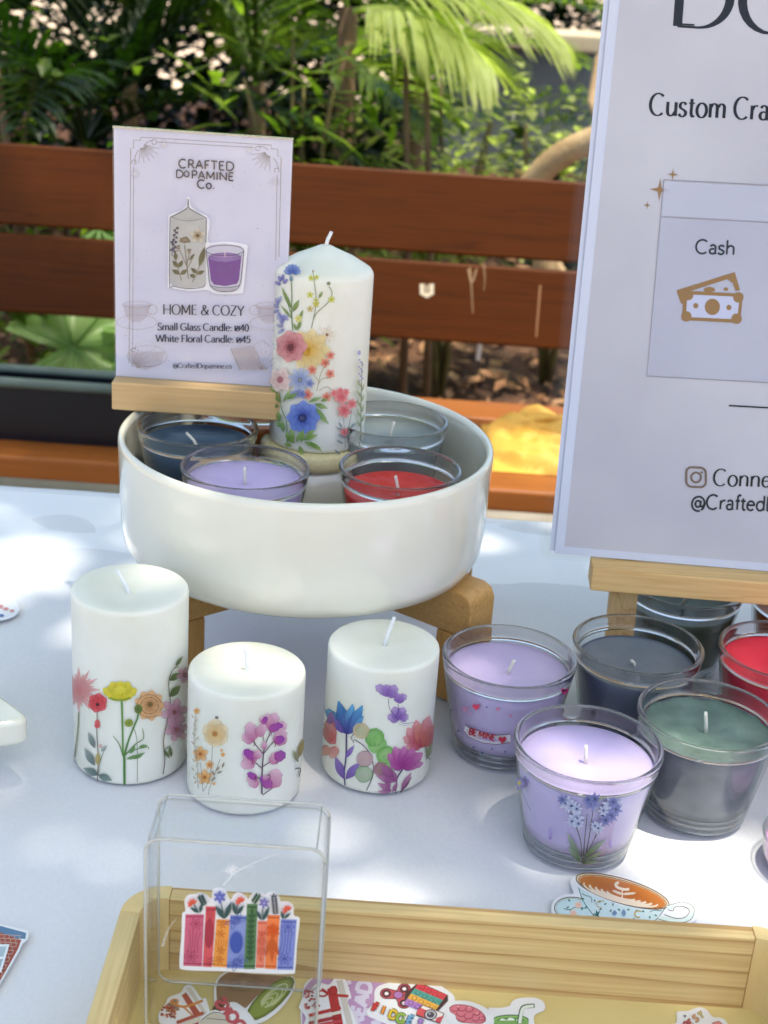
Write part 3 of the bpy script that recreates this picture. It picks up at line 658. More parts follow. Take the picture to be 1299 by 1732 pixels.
# ================================================================== glass candles
GR = bpy.data.materials.new('solid_glass'); GR.use_nodes = True
b_ = GR.node_tree.nodes['Principled BSDF']; b_.inputs['Transmission Weight'].default_value = 1; b_.inputs['Roughness'].default_value = .02; b_.inputs['IOR'].default_value = 1.45
def r_out(z): return .0300+(.0425-.0300)*min(max(z, 0)/.067, 1)**.93
def wick(m, x, y, z, ln, dx, dy, r=.0011):
    m.tube([(x, y, z-.002), (x+dx*.35, y+dy*.35, z+ln*.4), (x+dx*.8, y+dy*.8, z+ln*.8), (x+dx, y+dy, z+ln)], [r*1.15, r, r, r*.9], 8)
def wax_lavender(): return wax('lavender_wax', 'c4b5e0', 'cfc1e6', .45, .3, 26, .12)
LAV = wax_lavender(); LAVP = wax('pinkish_lavender_wax', 'c3b3da', 'cdbde0', .45, .3, 26, .12)
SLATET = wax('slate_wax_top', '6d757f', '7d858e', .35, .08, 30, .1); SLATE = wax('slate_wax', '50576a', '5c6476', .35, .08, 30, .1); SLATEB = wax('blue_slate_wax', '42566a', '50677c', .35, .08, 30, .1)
GREYB = wax('mid_grey_wax', '585e66', '7c8288', .35, .08, 26, .1); GREYW = wax('grey_wax', '7a8484', '889090', .35, .1, 30, .1); SAGE = wax('sage_wax', '5c746a', '72877d', .4, .12, 30, .3)
SAGE = wax('rough_sage_wax', '5a7268', '748a80', .4, .12, 50, .8); REDW = wax('red_wax', 'c9281f', 'd83c30', .4, .12, 60, .5); CORAL = wax('coral_red_wax', 'da2b40', 'e43a4c', .45, .15, 30, .1)
FORESTW = wax('dark_green_wax', '39443a', '46523f', .35, .05, 30, .1); AMBERW = wax('amber_wax', 'a8551a', 'bd6a22', .35, .15, 30, .1)
MAUVE = wax('mauve_wax', 'c79ac4', 'd2a8cc', .45, .3, 26, .1)
_cache = {}
def glass_candle(label, x, y, z0, fill, mt, wk=(.010, .001, .002), group='glass candles on the cloth', top=None, sc=1, rough=0, seed=0, lean=0):
    T = thing('glass_candle', label, 'candle', (x, y, z0), group)
    def shared(key, build, mat, smooth=True):
        if key not in _cache:
            o = part(key, build(), mat, None, smooth, fixn=key in ('rim', 'foot')); _cache[key] = o; o.parent = T
        else:
            o = _cache[key].copy(); COL.objects.link(o); o.parent = T
        return o
    shared('glass_wall', lambda: MB().lathe([(r_out(z), z) for z in (.006, .012, .022, .034, .046, .0565)], 96), GLASS)
    shared('rim', lambda: MB().lathe([(r_out(.0566)-.0029, .0566), (r_out(.0566), .0566), (r_out(.060), .060), (r_out(.063), .063)]+[(r_out(.0655)-.0015+.0016*cos(a), .0655+.0016*sin(a)) for a in [pi*k/8 for k in range(9)]]+[(r_out(.063)-.0029, .063), (r_out(.060)-.0029, .060), (r_out(.0566)-.0029, .0566)], 96), GR)
    shared('foot', lambda: MB().lathe([(.0001, .0012), (.024, .0012), (.026, 0), (.0288, .0002), (.0300, .0014), (.0304, .0035), (.0309, .0050), (.0306, .0062), (.0312, .0078), (.0300, .0098), (.020, .0104), (.0001, .0104)], 96), FOOT)
    for zz, rr_ in ((.0025, .0301), (.0068, .0308), (.0108, .0314)):
        shared('ring_%d' % int(zz*1e4) if 0 else 'base_ring' if zz == .0025 else 'middle_ring' if zz == .0068 else 'upper_ring', lambda: MB().lathe([(rr_+.0006*cos(a), zz+.0007*sin(a)) for a in [2*pi*k/8 for k in range(8)]+[0]], 72), RIM)
    ri = lambda z: r_out(z)-.0016
    wob = (lambda a, z: rough*noise.noise(Vector((cos(a)*2.3+seed, sin(a)*2.3, seed)))) if rough else None
    m = MB(); rt_ = ri(fill); zs = [.0115+(fill-.0115)*k/6 for k in range(7)]
    m.lathe([(.0001, .0115), (.0285, .0115)]+[(ri(z), z) for z in zs]+[(rt_-.0006, fill+.0006), (rt_-.002, fill+.0001)], 96, (x, y, z0))
    part('wax', m, mt, T, True)
    # top surface: a slightly dished, uneven disc
    m = MB(); vs = [(x, y, z0+fill-.0012)]; R_, K = 10, 72
    for g in range(1, R_+1):
        for k in range(K):
            a = 2*pi*k/K; q = g/R_; rr_ = (rt_-.0005)*q
            z = fill-.0026*(1-q**1.7)+.0005*noise.noise(Vector((cos(a)*q*3+seed, sin(a)*q*3, 1)))
            if rough: z += rough*.05*noise.noise(Vector((cos(a)*q*5+seed, sin(a)*q*5, 3)))+(rough*.06*abs(noise.noise(Vector((a*3, seed, 2)))) if q > .85 else 0)
            if q < .22: z -= .0006*(1-q/.22)
            vs.append((x+rr_*cos(a), y+rr_*sin(a), z0+z+.0002))
    m.add(vs, [(0, 1+k, 1+(k+1) % K) for k in range(K)]+[(1+(g-1)*K+k, 1+g*K+k, 1+g*K+(k+1) % K, 1+(g-1)*K+(k+1) % K) for g in range(1, R_) for k in range(K)])
    part('wax_top', m, top or mt, T, True)
    m = MB(); wick(m, x, y, z0+fill-.0012, *wk); part('wick', m, WICK, T, True)
    T.scale = (sc, sc, 1)
    return T
GB = 'glass candles inside the white bowl'; ZB = .0988
glass_candle('blue grey wax glass candle at the left inside the white bowl, under the price sign', -.1285, .9006, ZB, .054, SLATEB, (.006, -.009, .006), GB, seed=1, sc=.96)
glass_candle('lavender wax glass candle at the front left inside the white bowl', -.0885, .8310, ZB, .056, LAV, (.011, -.0005, .0005), GB, seed=2, sc=.96)
glass_candle('red wax glass candle at the front right inside the white bowl', .0085, .8480, ZB, .050, REDW, (.011, -.003, .002), GB, rough=.02, seed=3, sc=.93)
glass_candle('pale grey wax glass candle at the back right inside the white bowl', .0005, .9420, ZB, .054, GREYW, (.0115, .0025, .001), GB, seed=4, sc=.95)
glass_candle('amber wax glass candle hidden behind the tall floral candle in the bowl', -.098, .9780, ZB, .052, AMBERW, (.008, .001, 0), GB, seed=5)
T_ban = glass_candle('lavender glass candle with a BE MINE heart banner printed on the glass', .0846, .7905, 0, .055, LAVP, (.009, .0035, .001), seed=6)
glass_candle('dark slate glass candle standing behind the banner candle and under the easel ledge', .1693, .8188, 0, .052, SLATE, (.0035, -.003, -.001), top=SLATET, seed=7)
T_lav = glass_candle('lavender glass candle with blue wildflowers printed on the front, nearest the tray', .1238, .6931, 0, .054, LAV, (.0105, -.001, .002), seed=8)
glass_candle('sage topped grey glass candle with a rough wax surface, right of the wildflower candle', .1995, .7345, 0, .055, GREYB, (.013, -.002, .001), top=SAGE, rough=.03, seed=9)
glass_candle('bright coral red glass candle cut by the right edge of the picture', .2650, .8235, 0, .056, CORAL, (.01, .001, 0), seed=10)
glass_candle('dark green glass candle standing behind the easel ledge', .2165, .9180, 0, .050, FORESTW, (.014, .008, .004), seed=11)
glass_candle('amber glass candle at the right behind the easel', .3050, .9120, 0, .054, AMBERW, (.01, 0, 0), seed=12)
T = thing('tealight_dish', 'low mauve tealight in a clear dish at the right edge', 'tealight', (.2600, .6820, 0))
m = MB(); m.lathe([(.0001, .0008), (.026, .0008), (.029, .003), (.0305, .009), (.0315, .020)], 64, (.26, .682, 0)); part('dish', m, GLASS, T, True)
m = MB(); m.lathe([(.0001, .002), (.026, .002), (.0285, .004), (.0298, .0145), (.0285, .015), (.0001, .0145)], 64, (.26, .682, 0)); part('wax', m, MAUVE, T, True)
m = MB(); m.lathe([(.0315+.0008*cos(a), .020+.0008*sin(a)) for a in [2*pi*k/8 for k in range(9)]], 64, (.26, .682, 0)); part('rim', m, RIM, T, True)
m = MB(); wick(m, .26, .682, .0145, .007, .001, 0); part('wick', m, WICK, T, True)

# ================================================================== white pillar candles
def pillar(label, x, y, z0, r, h, wk, dome=0, group='white floral pillar candles', dip=.0015, name='pillar_candle'):
    T = thing(name, label, 'candle', (x, y, z0), group)
    rng_ = [(.0001, z0+.0006), (r-.003, z0+.0006), (r-.0012, z0+.0002), (r-.0003, z0+.0012)]+[(r, z0+.003+(h-.006)*k/10) for k in range(11)]
    if dome: rng_ += [(r-.0004, z0+h-.0012), (r-.0020, z0+h+.0012), (r-.0042, z0+h+.0026), (r*.6, z0+h+dome*.52), (r*.3, z0+h+dome*.80), (.004, z0+h+dome*.985), (.0001, z0+h+dome)]
    else: rng_ += [(r-.0003, z0+h-.0012), (r-.0011, z0+h-.0003), (r-.0022, z0+h), (r*.7, z0+h-dip*.25), (r*.35, z0+h-dip*.6), (.003, z0+h-dip), (.0001, z0+h-dip)]
    m = MB(); m.lathe(rng_, 96, (x, y, 0), wob=lambda a, z: .006*noise.noise(Vector((cos(a)*1.2+x*50, sin(a)*1.2, z*22)))+.002*noise.noise(Vector((cos(a)*6, sin(a)*6, z*90+x*9)))); part('candle_body', m, PILLAR, T, True)
    m = MB(); zt = z0+h+(dome if dome else -dip); wick(m, x, y, zt, *wk, r=.0012); part('wick', m, WHITEW, T, True)
    return T
T1 = pillar('tallest of the front pillar candles, yellow buttercup and poppies round its base, at the left', -.1459, .7517, 0, .0342, .115, (.012, -.009, .006), dip=.004)
T2 = pillar('middle pillar candle with pink orchid spray and pale orange blossoms behind the clear box', -.0733, .7290, 0, .0342, .0790, (.017, -.001, -.001))
T3 = pillar('pillar candle with blue tulip and green eucalyptus print between the box and the glasses', .0055, .7600, 0, .0337, .085, (.018, .005, .003))
T = thing('lidded_jar', 'white ceramic jar with pale wooden lid in the middle of the bowl', 'jar', (-.053, .936, ZB))
m = MB(); m.lathe([(.0001, ZB), (.030, ZB), (.0328, ZB+.003), (.0332, ZB+.02), (.0332, .1355), (.031, .1358), (.0001, .1358)], 72, (-.053, .936, 0)); part('jar_body', m, CERAMIC, T, True)
m = MB(); m.lathe([(.0001, .1359), (.034, .1359), (.0362, .1372), (.0368, .141), (.0364, .1462), (.0350, .1478), (.033, .1482), (.0001, .1482)], 72, (-.053, .936, 0)); part('lid', m, DISC, T, True)
T4 = pillar('tall white candle with poppy and cornflower print standing on the jar lid', -.0508, .940, .1484, .0332, .1205, (.009, .0035, .001), dome=.0155, group=None, name='tall_floral_candle')

# ================================================================== price sign
SGX0, SGX1, SY = -.1895, -.0745, .9300
T = thing('price_sign', 'upright acrylic price sign with HOME & COZY card in a beech block', 'sign', (-.132, SY, .1662))
m = MB(); m.box(SGX0-.0006, SGX1+.0006, SY-.012, SY+.014, .1664, .1862); part('wooden_base', m, BEECH, T, bevel=.0012)
m = MB(); m.box(SGX0, SGX1, SY+.0012, SY+.0018, .1866, .3525)
CARD = noisy('card_paper', 'c8c8e0', 'd2d2e6', 30, .6, .1, 300); part('card', m, CARD, T)
m = MB(); m.box(SGX0-.0004, SGX1+.0004, SY-.0012, SY-.0004, .1864, .3535); part('acrylic_front', m, ACRYL, T)
m = MB(); m.box(SGX0-.0004, SGX1+.0004, SY+.0020, SY+.0042, .1864, .3535); part('acrylic_back', m, ACRYL, T)
m = MB(); m.box(SGX0-.0004, SGX1+.0004, SY-.0003, SY+.0019, .3526, .3536); part('acrylic_edge', m, thin_glass('acrylic_edge', (.8, .84, .82), (.9, .9, .86), .9, .2, .35), T)
A = Art(on_plane((0, SY+.0012, 0), (0, -1, 0)), (190, 190, 3.397), h0=1.5e-4)
GO = '857c6e'; INKC = '1d1d30'
# art deco frame
A.stroke([(254, 170), (812, 202)], 3, GO, .8, None, False).stroke([(165, 142), (915, 188), (912, 212)], 3, GO, .8, None, False)
A.stroke([(165, 142), (160, 160), (122, 158), (121, 205), (105, 205), (96, 1440)], 3.2, GO, .85, None, False).stroke([(122, 310), (116, 1350)], 3, GO, .7, None, False)
A.stroke([(912, 208), (950, 212), (952, 254), (970, 256), (957, 830)], 3.2, GO, .85, None, False).stroke([(947, 360), (938, 850)], 3, GO, .7, None, False)
for (x, y, a0, a1, fl) in ((165, 180, 205, 350, 1), (905, 225, 190, 335, -1), (115, 1470, 0, 90, 2)):
    n = 11
    for k in range(n):
        if fl == 1: an = rad(-15-75*k/(n-1)*1.1)
        elif fl == -1: an = rad(190+80*k/(n-1))
        else: an = rad(5+85*k/(n-1))
        l0, l1 = 25, (112 if k % 2 == 0 else 85)
        A.stroke([(x+l0*cos(an), y-l0*sin(an)), (x+l1*cos(an), y-l1*sin(an))], 3.2, GO, .75, 2, False)
A.ring(240, 170, 14, 14, 3, GO, .8, -160, 180).ring(124, 286, 13, 13, 3, GO, .8, -90, 220).ring(836, 207, 13, 13, 3, GO, .8, 0, 330).ring(944, 333, 13, 13, 3, GO, .8, -60, 240).ring(120, 1365, 12, 12, 3, GO, .8, 0, 330)
A.stroke([(128, 290), (132, 250), (150, 215)], 3, GO, .8).stroke([(235, 158), (200, 172), (178, 195)], 3, GO, .8).stroke([(842, 196), (870, 200), (895, 216)], 3, GO, .8).stroke([(955, 325), (945, 290), (925, 262)], 3, GO, .8)
for (x, y) in ((297, 183), (785, 214), (131, 353), (935, 398)):
    for k in range(12): A.stroke([(x+12*cos(k*pi/6), y+12*sin(k*pi/6)), (x+30*cos(k*pi/6), y+30*sin(k*pi/6))], 2, 'a39a98', .45, None, False)
    A.blob(x, y, 11, 11, 'e3e0e8', None, .7)
# speckles of the recycled paper
q_ = random.Random(4)
for k in range(70):
    x, y = q_.uniform(60, 960), q_.uniform(150, 1440); a = q_.uniform(0, pi); l_ = q_.uniform(3, 12)
    A.stroke([(x, y), (x+l_*cos(a), y+l_*sin(a)*.8)], q_.uniform(1.5, 4), q_.choice(['7c7a92', '9d9ab0', 'e9e7f0']), q_.uniform(.3, .7), None, False)
DXS = (.9984, .056); DYS = (0, -1)
ctext(A, 'CRAFTED', 540, 326, 69, INKC, wt=.115, track=.06, dx=DXS, dy=DYS); A.k += 2
text(A, 'D', 363, 374, 62, INKC, wt=.12, dx=DXS, dy=DYS); text(A, 'o', 408, 368, 68, INKC, wt=.11, dx=DXS, dy=DYS)
text(A, 'PAMINE', 453, 379, 64, INKC, wt=.12, track=.04, dx=DXS, dy=DYS)
ctext(A, 'Co.', 538, 437, 67, INKC, wt=.12, track=.05, dx=DXS, dy=DYS)
# drawn pillar candle
A.poly([(322, 600), (330, 585), (400, 560), (427, 530), (428, 492), (445, 490), (450, 535), (490, 570), (548, 600), (560, 640), (552, 745), (650, 740), (768, 760), (775, 800), (752, 1020), (735, 1040), (600, 1044), (545, 1020), (440, 1026), (330, 1005), (318, 980)], 'f2f1f6', .75, True)
A.poly([(331, 602), (385, 572), (435, 542), (487, 573), (541, 606), (536, 780), (540, 985), (520, 1003), (430, 1012), (345, 996), (328, 975)], 'b9b8b4', .8)
A.poly([(372, 640), (500, 640), (500, 960), (372, 960)], 'd6d4ce', .55)
A.stroke([(331, 603), (328, 975), (350, 998), (435, 1013), (520, 1004), (532, 985)], 4, '3c3a42', .9).stroke([(331, 603), (385, 578), (424, 555), (435, 540), (448, 556), (490, 580), (541, 606), (538, 750)], 4.5, '3c3a42', .9, None, False).stroke([(342, 600), (390, 618), (450, 622), (528, 608)], 3, '77757c', .8)
A.stroke([(435, 540), (436, 498)], 9, '5c5856', .95, 7, False)
OL = '6b6450'; DK = '4a4658'
A.stroke([(342, 825), (350, 740), (368, 662)], 4, DK)
for k in range(11): A.blob(352+k*1.6+(-8 if k % 2 else 6), 800-k*13.5, 9, 8, DK, None, .85, wob=.2)
for (x, y) in ((340, 790), (350, 785), (342, 745)): A.blob(x, y, 12, 9, '514d60', None, .85, wob=.3)
A.stroke([(398, 968), (378, 900), (362, 840)], 4, OL)
for (x, y, an, l_) in ((378, 890, 130, 50), (380, 892, 60, 48), (388, 930, 150, 52), (390, 932, 35, 50), (365, 850, 95, 48)): A.petal(x, y, an, l_, 26, '6c6848', '575238', .9, .9, 2)
A.stroke([(437, 955), (428, 880), (415, 760)], 5, OL).stroke([(425, 880), (400, 820), (380, 780)], 4, OL).stroke([(427, 875), (440, 820), (442, 800)], 4, OL).stroke([(428, 900), (455, 850), (472, 815)], 4, OL)
for (x, y, rr_) in ((415, 738, 32), (380, 772, 11), (441, 795, 12), (373, 785, 8)):
    A.petal(x, y+14, 90, rr_*1.1, rr_*2, '8b7c68', '94826a', .95, .9).blob(x, y-4, rr_, rr_*.55, '8f8272', '6f634e', .9, wob=.25)
A.petal(440, 850, 50, 50, 16, '6c6848', '575238', .9, .9, 2)
A.stroke([(458, 975), (485, 925), (505, 870)], 4, OL)
for (x, y, an, l_) in ((488, 925, 140, 48), (486, 930, 25, 46), (478, 945, 160, 36), (500, 885, 75, 115)): A.petal(x, y, an, l_, 34 if l_ > 100 else 24, '6c6848', '4f4a32', .9, .9, 2)
for k in range(5): A.petal(490, 708, 20+72*k, 44, 32, 'b4a48a', 'cfc6b4', .9, .85, 1, 0, .25)
A.blob(490, 708, 13, 12, '6d5438', None, .95).ring(490, 708, 20, 20, 3, '8f7a5a', .7)
# drawn glass candle
A.poly([(538, 780), (560, 762), (645, 753), (735, 766), (755, 790), (735, 1000), (700, 1028), (640, 1034), (585, 1022), (560, 1000)], 'c9c6d6', .75)
A.poly([(549, 830), (600, 856), (650, 860), (700, 850), (742, 825), (728, 960), (715, 985), (650, 998), (585, 990), (566, 965)], '6a3c86', .98)
A.poly([(600, 870), (690, 870), (680, 940), (610, 940)], '80509c', .5)
A.blob(646, 832, 95, 27, '9b7db4', '7b5c98', .95)
A.poly([(566, 1000), (640, 1010), (725, 995), (700, 1024), (640, 1030), (590, 1020)], 'a9a6b2', .9)
A.ring(646, 793, 108, 30, 4, '45404e', .9).stroke([(538, 793), (550, 900), (560, 985), (590, 1020), (645, 1030), (705, 1022), (735, 985), (746, 900), (755, 793)], 4.5, '45404e', .9).ring(646, 815, 100, 24, 3, '6a5f76', .7, 180, 360).ring(645, 990, 82, 16, 3, '45404e', .8, 180, 360)
A.stroke([(647, 795), (647, 830)], 5, 'd8b8c4', .9, None, False)
# ghosted teacups and book
for (x, y, s_, a_) in ((140, 1105, 1, .26), (905, 1110, -1, .26)):
    A.ring(x, y, 82, 18, 4, 'a48c80', a_+.15).poly([(x-80, y), (x+80, y), (x+60, y+70), (x+20, y+100), (x-30, y+100), (x-62, y+70)], 'b9a7a6', a_).ring(x, y+100, 115, 42, 4, 'a48c80', a_+.1)
    A.ring(x+s_*88, y+28, 30, 28, 5, 'a48c80', a_+.15)
A.ring(200, 1400, 115, 60, 4, 'a48c80', .4).ring(190, 1345, 60, 30, 3, 'a48c80', .35).poly([(90, 1380), (300, 1375), (280, 1450), (190, 1480), (110, 1460)], 'b9a7a6', .3)
A.poly([(680, 1355), (815, 1340), (850, 1440), (900, 1480), (730, 1480)], 'bfb0aa', .45).stroke([(680, 1358), (735, 1480)], 6, '9a8474', .5, None, False).stroke([(815, 1340), (860, 1310), (905, 1345)], 4, 'a48c80', .4)
for k in range(8): A.stroke([(858, 1480), (858+90*cos(rad(20+k*18)), 1480-120*sin(rad(20+k*18)))], 3, 'a48c80', .45, None, False)
A.k += 2
ctext(A, 'HOME & COZY', 524, 1164, 80, INKC, xs=.84, wt=.1, pen=.4, track=.015, dx=(.9995, .018), dy=DYS, serif=.055)
ctext(A, 'Small Glass Candle: ~40', 522, 1254, 57, INKC, xs=.92, wt=.125, pen=.45, track=-.005, dx=(.9992, .012), dy=DYS, serif=.05)
ctext(A, 'White Floral Candle: ~45', 521, 1321, 57, INKC, xs=.92, wt=.125, pen=.45, track=-.005, dx=(.9992, .012), dy=DYS, serif=.05)
ctext(A, '@CraftedDopamine.co', 517, 1470, 38, '3a3848', xs=.93, wt=.13, pen=.5, dx=(.9998, .014), dy=DYS, serif=.04)
A.build('card_print', INK_PAPER, T)

# ================================================================== big laminated sign on the easel
RX = Vector((.9993, -.038, 0)).normalized(); UP = (Vector((0, sin(rad(11.6)), cos(rad(11.6))))); UP = (UP-RX*UP.dot(RX)).normalized(); NN = RX.cross(UP)   # faces the camera
BL = Vector((.1182, .8898, .0945))
def SP(u, v, h=0): return BL+RX*u+UP*v+NN*h
def slab(u0, u1, v0, v1, h0, h1, r=0):
    m = MB()
    if r:
        o = [(u0+r-r*cos(a), v0+r-r*sin(a)) for a in [pi/2*k/5 for k in range(6)]]+[(u1-r+r*sin(a), v0+r-r*cos(a)) for a in [pi/2*k/5 for k in range(6)]]+[(u1-r+r*cos(a), v1-r+r*sin(a)) for a in [pi/2*k/5 for k in range(6)]]+[(u0+r-r*sin(a), v1-r+r*cos(a)) for a in [pi/2*k/5 for k in range(6)]]
    else: o = [(u0, v0), (u1, v0), (u1, v1), (u0, v1)]
    return m.prism(o, lambda a, b: SP(a, b, h0), lambda a, b: SP(a, b, h1))
T = thing('laminated_sign', 'large laminated silver grey sign with payment icons resting on the easel', 'sign', tuple(SP(.148, 0)))
SHEET = noisy('white_sheet', 'c9d0e4', 'cdd4e6', 20, .5)
part('sheet', slab(0, .297, 0, .42, -.0004, 0), SHEET, T)
part('rear_sheet', slab(-.0035, .2935, .0015, .4215, -.0022, -.0018), SHEET, T)
part('laminate', slab(-.0085, .3055, -.004, .4285, .0003, .0005, .005), SLEEVE, T)
part('laminate', slab(-.011, .303, -.0025, .43, -.0030, -.0028, .005), SLEEVE, T)
FOIL = noisy('silver_print', 'b2b2be', 'cacad2', 6, .38, .1, 900, 5, bdist=.0001, spec=.5)  # broad mottling paints dappled light into the panel's grey
part('printed_panel', slab(.0062, .2908, .0055, .4145, .00005, .00012), FOIL, T)
A = Art(on_plane(SP(.1, .1, 0), NN), (0, 0, 1), step=5e-6, h0=1.7e-4)
DS = (.9975, .0705); DU = (.075, -.9972); K1 = '0a0c16'
text(A, 'DOPAMINE', 1131, 43, 150, K1, wt=.105, pen=.25, track=.02, dx=DS, dy=DU)
A.stroke([(1141, 40), (1175, 42)], 3, K1, 1, None, False)
text(A, 'Custom Crafts', 1097, 194, 52, K1, xs=.745, wt=.105, pen=.42, track=.02, dx=(.9985, .045), dy=DU)
text(A, 'Connect', 1205, 821, 39.5, K1, xs=.87, wt=.1, pen=.45, track=.02, dx=(.999, .03), dy=DU)
text(A, '@CraftedDopamine.co', 1168, 860, 34, '1c1e28', xs=.93, wt=.1, dx=(.999, .03), dy=DU)
BR = '8b6c44'
def star(x, y, r):
    P = []
    for k in range(8):
        a = k*pi/4+.08; q = r if k % 2 == 0 else r*.24; P.append((x+q*(1 if k % 4 == 2 else .93)*sin(a), y-q*(1.1)*cos(a)))
    Q = []
    for i in range(8):
        Q += [P[i], tuple((P[i][j]+P[(i+1) % 8][j])/2*.9+(x, y)[j]*.1 for j in (0, 1))]
    A.poly(Q, BR)
star(1116, 321, 18); star(1138, 295, 10); star(1095, 347, 7)
LC = '8d8a96'
A.stroke([(1123, 304), (1700, 334)], 1.8, LC, .9, None, False).stroke([(1123, 304), (1094, 636), (1670, 667)], 1.8, LC, .9, None, False).stroke([(1117, 366), (1690, 397)], 1.8, LC, .9, None, False)
A.poly([(1124, 307), (1690, 336), (1686, 395), (1119, 365)], 'cfd6ea', .38).poly([(1118, 368), (1684, 398), (1664, 665), (1096, 634)], 'c3c9e0', .3)
A.stroke([(1233, 686), (1470, 699)], 2.6, K1, 1, None, False)
# bank notes
text(A, 'Cash', 1175, 428, 32.5, '22242e', wt=.1, track=.0, dx=(.998, .04), dy=DU)
A.poly([(1144, 491), (1243, 460), (1252, 491), (1244, 492), (1237, 470), (1156, 496), (1160, 512), (1152, 514)], BR)
A.poly([(1222, 466), (1243, 461), (1247, 480), (1238, 478)], BR).petal(1200, 494, 90, 9, 20, BR, BR, 1, 1).blob(1228, 489, 4, 3, BR)
A.poly([(1157, 492), (1257, 497), (1252, 546), (1153, 541)], BR).poly([(1163, 498), (1251, 502), (1247, 540), (1160, 536)], 'b5bad0')
for (x, y) in ((1164, 499), (1249, 503), (1246, 539), (1161, 535)): A.blob(x, y, 9, 9, BR)
A.stroke([(1158, 494), (1255, 499), (1250, 544), (1155, 539), (1158, 494)], 5, BR, 1, None, False)
A.blob(1205, 519, 13, 14, BR).blob(1177, 517, 4.4, 4.6, BR).blob(1233, 520, 4.4, 4.6, BR)
# camera glyph
def rrect(x0, y0, x1, y1, r, w_, col, sk=.04):
    P = []
    for (cx_, cy_, a0) in ((x1-r, y0+r, 90), (x0+r, y0+r, 180), (x0+r, y1-r, 270), (x1-r, y1-r, 0)):
        P += [(cx_+r*cos(rad(a0-90+k*15)), cy_-r*sin(rad(a0-90+k*15))) for k in range(7)]
    P = [(x, y+sk*(x-x0)) for x, y in P]; P.append(P[0]); P.append(P[1]); A.stroke(P, w_, col, 1, None, False)
rrect(1161, 790, 1194, 823, 9, 3.6, '6f5d50'); A.ring(1177.5, 807.5, 8.3, 8.3, 3.4, '6f5d50', 1, 0, 370).blob(1187, 799, 2, 2, '6f5d50')
A.build('sign_print', INK, T)

T = thing('table_easel', 'pale pine table easel holding the laminated sign', 'easel', (.27, .9, 0))
RY = Vector((.038, .9993, 0)).normalized()
def FR(o, ux, uy, uz, sx, sy, sz):
    m = MB(); o = Vector(o); vs = [o+ux*a*sx+uy*b*sy+uz*c*sz for c in (0, 1) for b in (0, 1) for a in (0, 1)]
    m.add(vs, [(0, 2, 3, 1), (4, 5, 7, 6), (0, 1, 5, 4), (2, 6, 7, 3), (0, 4, 6, 2), (1, 3, 7, 5)]); return m
Zv = Vector((0, 0, 1)); lf = Vector((.1424, .8713, .0935))
part('ledge', FR(lf-Zv*.0165, RX, RY, Zv, .30, .022, .0165), EASEL, T, bevel=.001)
LU = (Vector((0, .2, 1))).normalized()
for u in (.0165, .262):
    part('leg', FR(lf+RX*u+RY*.0240-Zv*.0935-LU*0-Vector((0, .0187, 0)), RX, RY, LU, .019, .012, .50), EASEL_Z, T, bevel=.001)
part('top_bar', FR(lf+RX*.0+RY*.085+Zv*.30+RX*.0, RX, RY, Zv, .30, .012, .02), EASEL, T, bevel=.001)
m = MB(); m.tube([(.285, .995, .46), (.29, 1.13, .004)], .008, 8); part('rear_strut', m, EASEL_Z, T, True)

# ================================================================== wooden sticker tray
TX0, TX1, TY0, TY1, TH, TW = -.1105, .2115, .345, .5615, .050, .0092
T = thing('wooden_tray', 'shallow pale pine tray with rounded corners holding stickers at the front', 'tray', (.05, .45, 0))
R_ = .021; PINE_C = noisy('pine_corner', 'd8b87c', 'e2c88e', 60, .5, .1, 300, stretch=(1, 1, .2))
m = MB(); m.box(TX0+R_, TX1-R_, TY1-TW, TY1, .0, TH); part('back_wall', m, PINE, T, bevel=.0009)
m = MB(); m.box(TX0+R_, TX1-R_, TY0, TY0+TW, .0, TH); part('front_wall', m, PINE, T, bevel=.0009)
for x0, x1 in ((TX0, TX0+TW), (TX1-TW, TX1)):
    m = MB(); a0, a1 = .40, .487
    m.box(x0, x1, TY0+R_, a0, 0, TH); m.box(x0, x1, a1, TY1-R_, 0, TH); m.box(x0, x1, a0, a1, 0, .020); m.box(x0, x1, a0, a1, .0385, TH); part('side_wall', m, PINE_Y, T)
for (cx_, cy_, a0) in ((TX0+R_, TY1-R_, 90), (TX1-R_, TY1-R_, 0), (TX0+R_, TY0+R_, 180), (TX1-R_, TY0+R_, 270)):
    m = MB(); o = [(cx_+R_*cos(rad(a0+k*9)), cy_+R_*sin(rad(a0+k*9))) for k in range(11)]+[(cx_+(R_-TW)*cos(rad(a0+90-k*9)), cy_+(R_-TW)*sin(rad(a0+90-k*9))) for k in range(11)]
    m.prism(o, lambda a, b: Vector((a, b, TH+.0003)), lambda a, b: Vector((a, b, 0))); part('corner', m, PINE_C, T)
m = MB(); m.box(TX0+TW-.002, TX1-TW+.002, TY0+TW-.002, TY1-TW+.002, .003, .0078); part('tray_floor', m, PINE_FLOOR, T)

